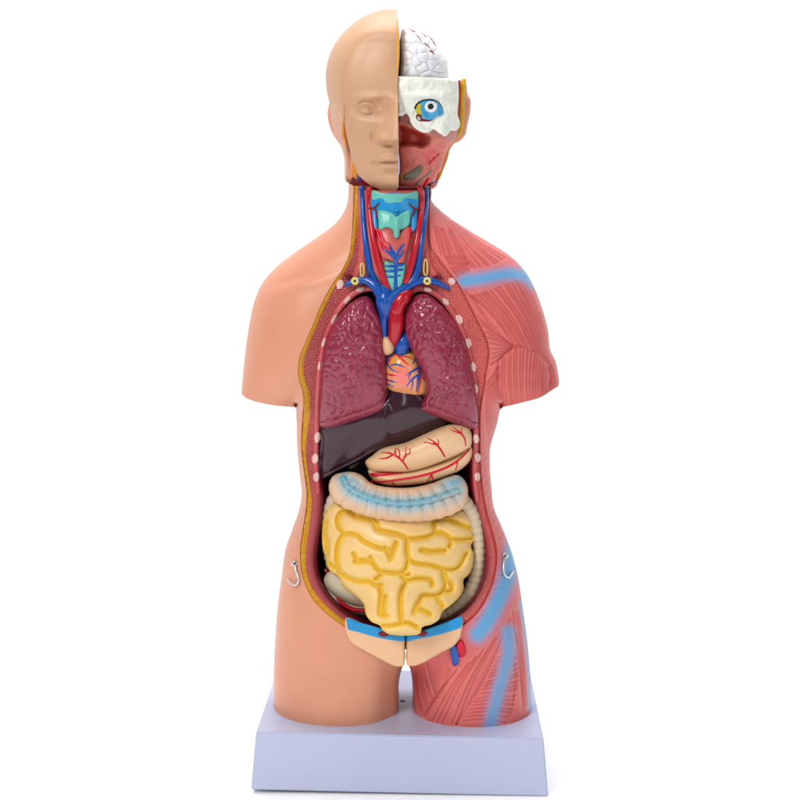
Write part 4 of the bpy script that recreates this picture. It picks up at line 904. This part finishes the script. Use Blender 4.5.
tubes('facial_artery', [(hs(z9((315, 595), (322, 580), (345, 555), (388, 515)), .4), [.4, 1.2, .7, 1.0]), (hs(z9((255, 785), (285, 745), (305, 708)), .6), [1.5, 2.0, 1.2])], M_BRED, DH, 8, .6)
tube('facial_vein', [z9((340, 735))[0] + (14,), z9((350, 690))[0] + (12,), z9((340, 650))[0] + (13,), z9((365, 615))[0] + (8,)], [2.0, 1.8, 1.1, .8], mat('royal_blue', lin(30, 100, 215), .3), DH, 10)
tube('violet_nerve', [z9((370, 735))[0] + (9,), z9((372, 660))[0] + (8,), z9((380, 600))[0] + (7,)], [1.1, 1.2, .6], mat('violet', lin(140, 120, 200), .35), DH, 8)
M_FATY = mat('fat_yellow_stripe', lin(228, 176, 18), .3, .1, mottle=.05); M_FATO = mat('fat_orange_stripe', lin(226, 140, 28), .32, .1, mottle=.05)
tube('fat_stripe', [z9((590, -75))[0] + (20,), z9((580, 0))[0] + (20,), z9((576, 100))[0] + (20,), z9((578, 200))[0] + (20,), z9((570, 300))[0] + (18,), z9((550, 350))[0] + (18,), z9((505, 400))[0] + (17,)], [2.4, 2.4, 2.3, 2.2, 2.0, 2.0, 2.2], M_FATY, DH, 10)
tube('fat_stripe', [z9((545, 365))[0] + (17.5,), z9((500, 405))[0] + (18,), z9((465, 460))[0] + (16,), z9((445, 540))[0] + (14,), z9((415, 620))[0] + (12,), z9((385, 700))[0] + (10,), z9((372, 728))[0] + (8,)], [1.8, 2.4, 2.2, 2.2, 2.2, 1.9, 1.2], M_FATO, DH, 10)
tube('muscle_stripe', [z9((556, -72))[0] + (22.5,), z9((556, 0))[0] + (22.5,), z9((552, 100))[0] + (22.5,), z9((546, 210))[0] + (22,)], [1.1, 1.1, 1.1, .9], mat('stripe_red', lin(206, 52, 42), .35), DH, 8)
tube('muscle_stripe', [z9((470, 405))[0] + (19,), z9((450, 430))[0] + (19,), z9((430, 500))[0] + (17,), z9((400, 570))[0] + (15,), z9((378, 620))[0] + (12,)], [1.2, 1.5, 1.2, 1.2, .8], mat('stripe_crimson', lin(205, 60, 66), .35), DH, 8)
# skull
sk_poly = cr(z1((387, 342), (390, 338)), False, 1)
skull_poly = np.concatenate([lineseg(z1((388, 339), (520, 342), (600, 348), (659, 356)), 1, False)[:-1], cr(z1((659, 356), (661, 430), (657, 515), (666, 540), (664, 565), (650, 580), (625, 582), (610, 600), (597, 607), (585, 600), (572, 592), (548, 575), (530, 588), (505, 590), (480, 580), (462, 566), (446, 545), (440, 520), (424, 505), (412, 515), (390, 516)), False, 1)[:-1], lineseg(z1((390, 516), (388, 339)), 1, False)[:-1]])
def Fsk(x, y, d):
    rnd = 3 * np.sqrt(np.maximum(1 - (1 - np.clip(d / 3, 0, 1)) ** 2, 0)) - 3
    h = HR(x, y) + 4 + rnd + 3 * gau(x, y, 425, 95, 22, 4, 6) - 5 * gau(x, y, 428, 109, 15, 10) + 1.3 * vnoise(x, y, .14, 2) + .5 * vnoise(x, y, .4, 12) + 2.0 * gau(x, y, 428, 97, 17, 3, 4) + 2.5 * gau(x, y, 445, 118, 7, 6) - 2.4 * gau(x, y, 415, 88, 8, 5) - 1.5 * gau(x, y, 401, 101, 4, 10) - 2 * gau(x, y, 424, 125, 10, 4, 15)
    return h
relief('skull', skull_poly, Fsk, lambda x, y, d: -.6 * HR(x, y), M_BONE, DH, .8)
skz = smp(Fsk, skull_poly)
patch('eye_socket', cr(z9((196, 150), (205, 118), (235, 92), (280, 76), (340, 73), (390, 95), (420, 140), (428, 180), (415, 185), (380, 130), (330, 90), (270, 92), (222, 120), (208, 155)), True, .7), skz, .8, M_BLACK, DH, .8, .5)
patch('eye_muscle', cr(z9((212, 195), (240, 190), (262, 225), (300, 240), (345, 235), (320, 250), (275, 252), (225, 246), (208, 225)), True, .7), skz, 1.0, M_DRED, DH, .8, .5)
eyep = cr(z9((208, 150), (225, 115), (270, 88), (330, 82), (380, 95), (412, 135), (427, 185), (400, 205), (370, 215), (340, 235), (300, 240), (268, 222), (240, 190), (212, 178)), True, .7)
EI = Inflate(eyep, .5)
def eyez(x, y): return skz(x, y) + .8 + 4.2 * np.where(inside(eyep, x, y), EI(x, y), 0)
EYE = relief('eye', eyep, lambda x, y, d: skz(x, y) + .8 + 4.2 * EI(x, y, d), lambda x, y, d: skz(x, y) - 1, mat('eye_blue', lin(66, 164, 216), .2, coat=.4), DH, .6)
patch('tear_gland', cr(z9((208, 155), (222, 118), (252, 112), (246, 150), (248, 198), (225, 192), (208, 180)), True, .6), eyez, .4, mat('mustard', lin(206, 190, 40), .3), EYE, .6, .5)
patch('eye_white', ell(*z9((328, 134))[0], 6.4, 5.8), eyez, .5, M_WHITE, EYE, .6, .5, thick=1)
patch('pupil', ell(*z9((326, 132))[0], 3.1, 3.1), lambda x, y: eyez(x, y) + .35, .5, M_BLACK, EYE, .6, .4, thick=1)
patch('screw', ell(*z9((232, 226))[0], 1.9, 2.0), lambda x, y: skz(x, y) + 1.2, 1.2, M_STEEL, DH, .8, .35)
# throat plug, coloured dark red for the shade in the gap under the head
relief('throat_plug', cr([(351, 185), (360, 187), (372, 190), (398, 193.5), (418, 192), (429, 186.5), (420, 170), (398, 165), (370, 170), (352, 178)], True, 1.5), lambda x, y, d: 14 + 0 * x, lambda x, y, d: 0 * x - 30, M_DRED, FH, 1.5)
# brain
BR = thing('brain_half', 'white grooved brain half with thin red vessels, sitting on the cut skull', 'organ model', tuple(W(np.array([422.]), np.array([77.]), np.array([10.]))[0]))
bp = z6((68, 600), (70, 420), (74, 300), (85, 210), (105, 150), (140, 130), (200, 135), (270, 165), (330, 215), (375, 280), (420, 340), (452, 390), (462, 440), (458, 590), (400, 610), (200, 612))
cg = 0
def dbr(x, y, d):
    e, r = cells(x + 2.5 * vnoise(x, y, .12, 3), y + 2.5 * vnoise(x, y, .12, 4), 8.2, 12, .45, 1.25)
    return (-1.7 * np.exp(-(e / .9) ** 2) * np.clip(r * 1.6 - .2, 0, 1) + .5 * np.minimum(e, 2.4) - .6) * sst(.5, 3, d)
brp = cr(bp, True, .8)
BI = Inflate(brp, .8)
def Fbr(x, y, d): return 22 + 33 * BI(x, y, d) + 14 * sst(0, 6, d) * (1 - (x - 398) / 50) + dbr(x, y, d)
M_BRAIN = mat('brain_white', (.76, .76, .79), .4, .06, mottle=.03)
relief('brain_surface', brp, Fbr, lambda x, y, d: 20 - 50 * BI(x, y, d), M_BRAIN, BR, .7)
brz = smp(Fbr, brp)
tubes('brain_vessel', drape([(z6((178, 222), (205, 212), (235, 230), (248, 258)), [.3, .9, .8, .2]), (z6((278, 265), (300, 290), (315, 318)), [.3, 1.1, .7]), (z6((315, 315), (340, 340), (362, 368)), [.3, .9, .3]), (z6((140, 140), (175, 165), (213, 182)), [.2, .6, .3]),
    (z6((300, 205), (335, 240), (372, 300)), [.2, .6, .3]), (z6((250, 180), (275, 200), (290, 218)), [.2, .4, .2])], brz, -.1), mat('brain_red', lin(168, 34, 60), .4), BR, 6, .6)
tube('midline_cut', [z6((98, 165))[0] + (22,), z6((84, 260))[0] + (34,), z6((76, 360))[0] + (40,), z6((70, 460))[0] + (42,), z6((66, 540))[0] + (42,)], [.7, 1.0, 1.0, 1.0, .9], mat('navy_paint', lin(52, 48, 92), .4), BR, 8)
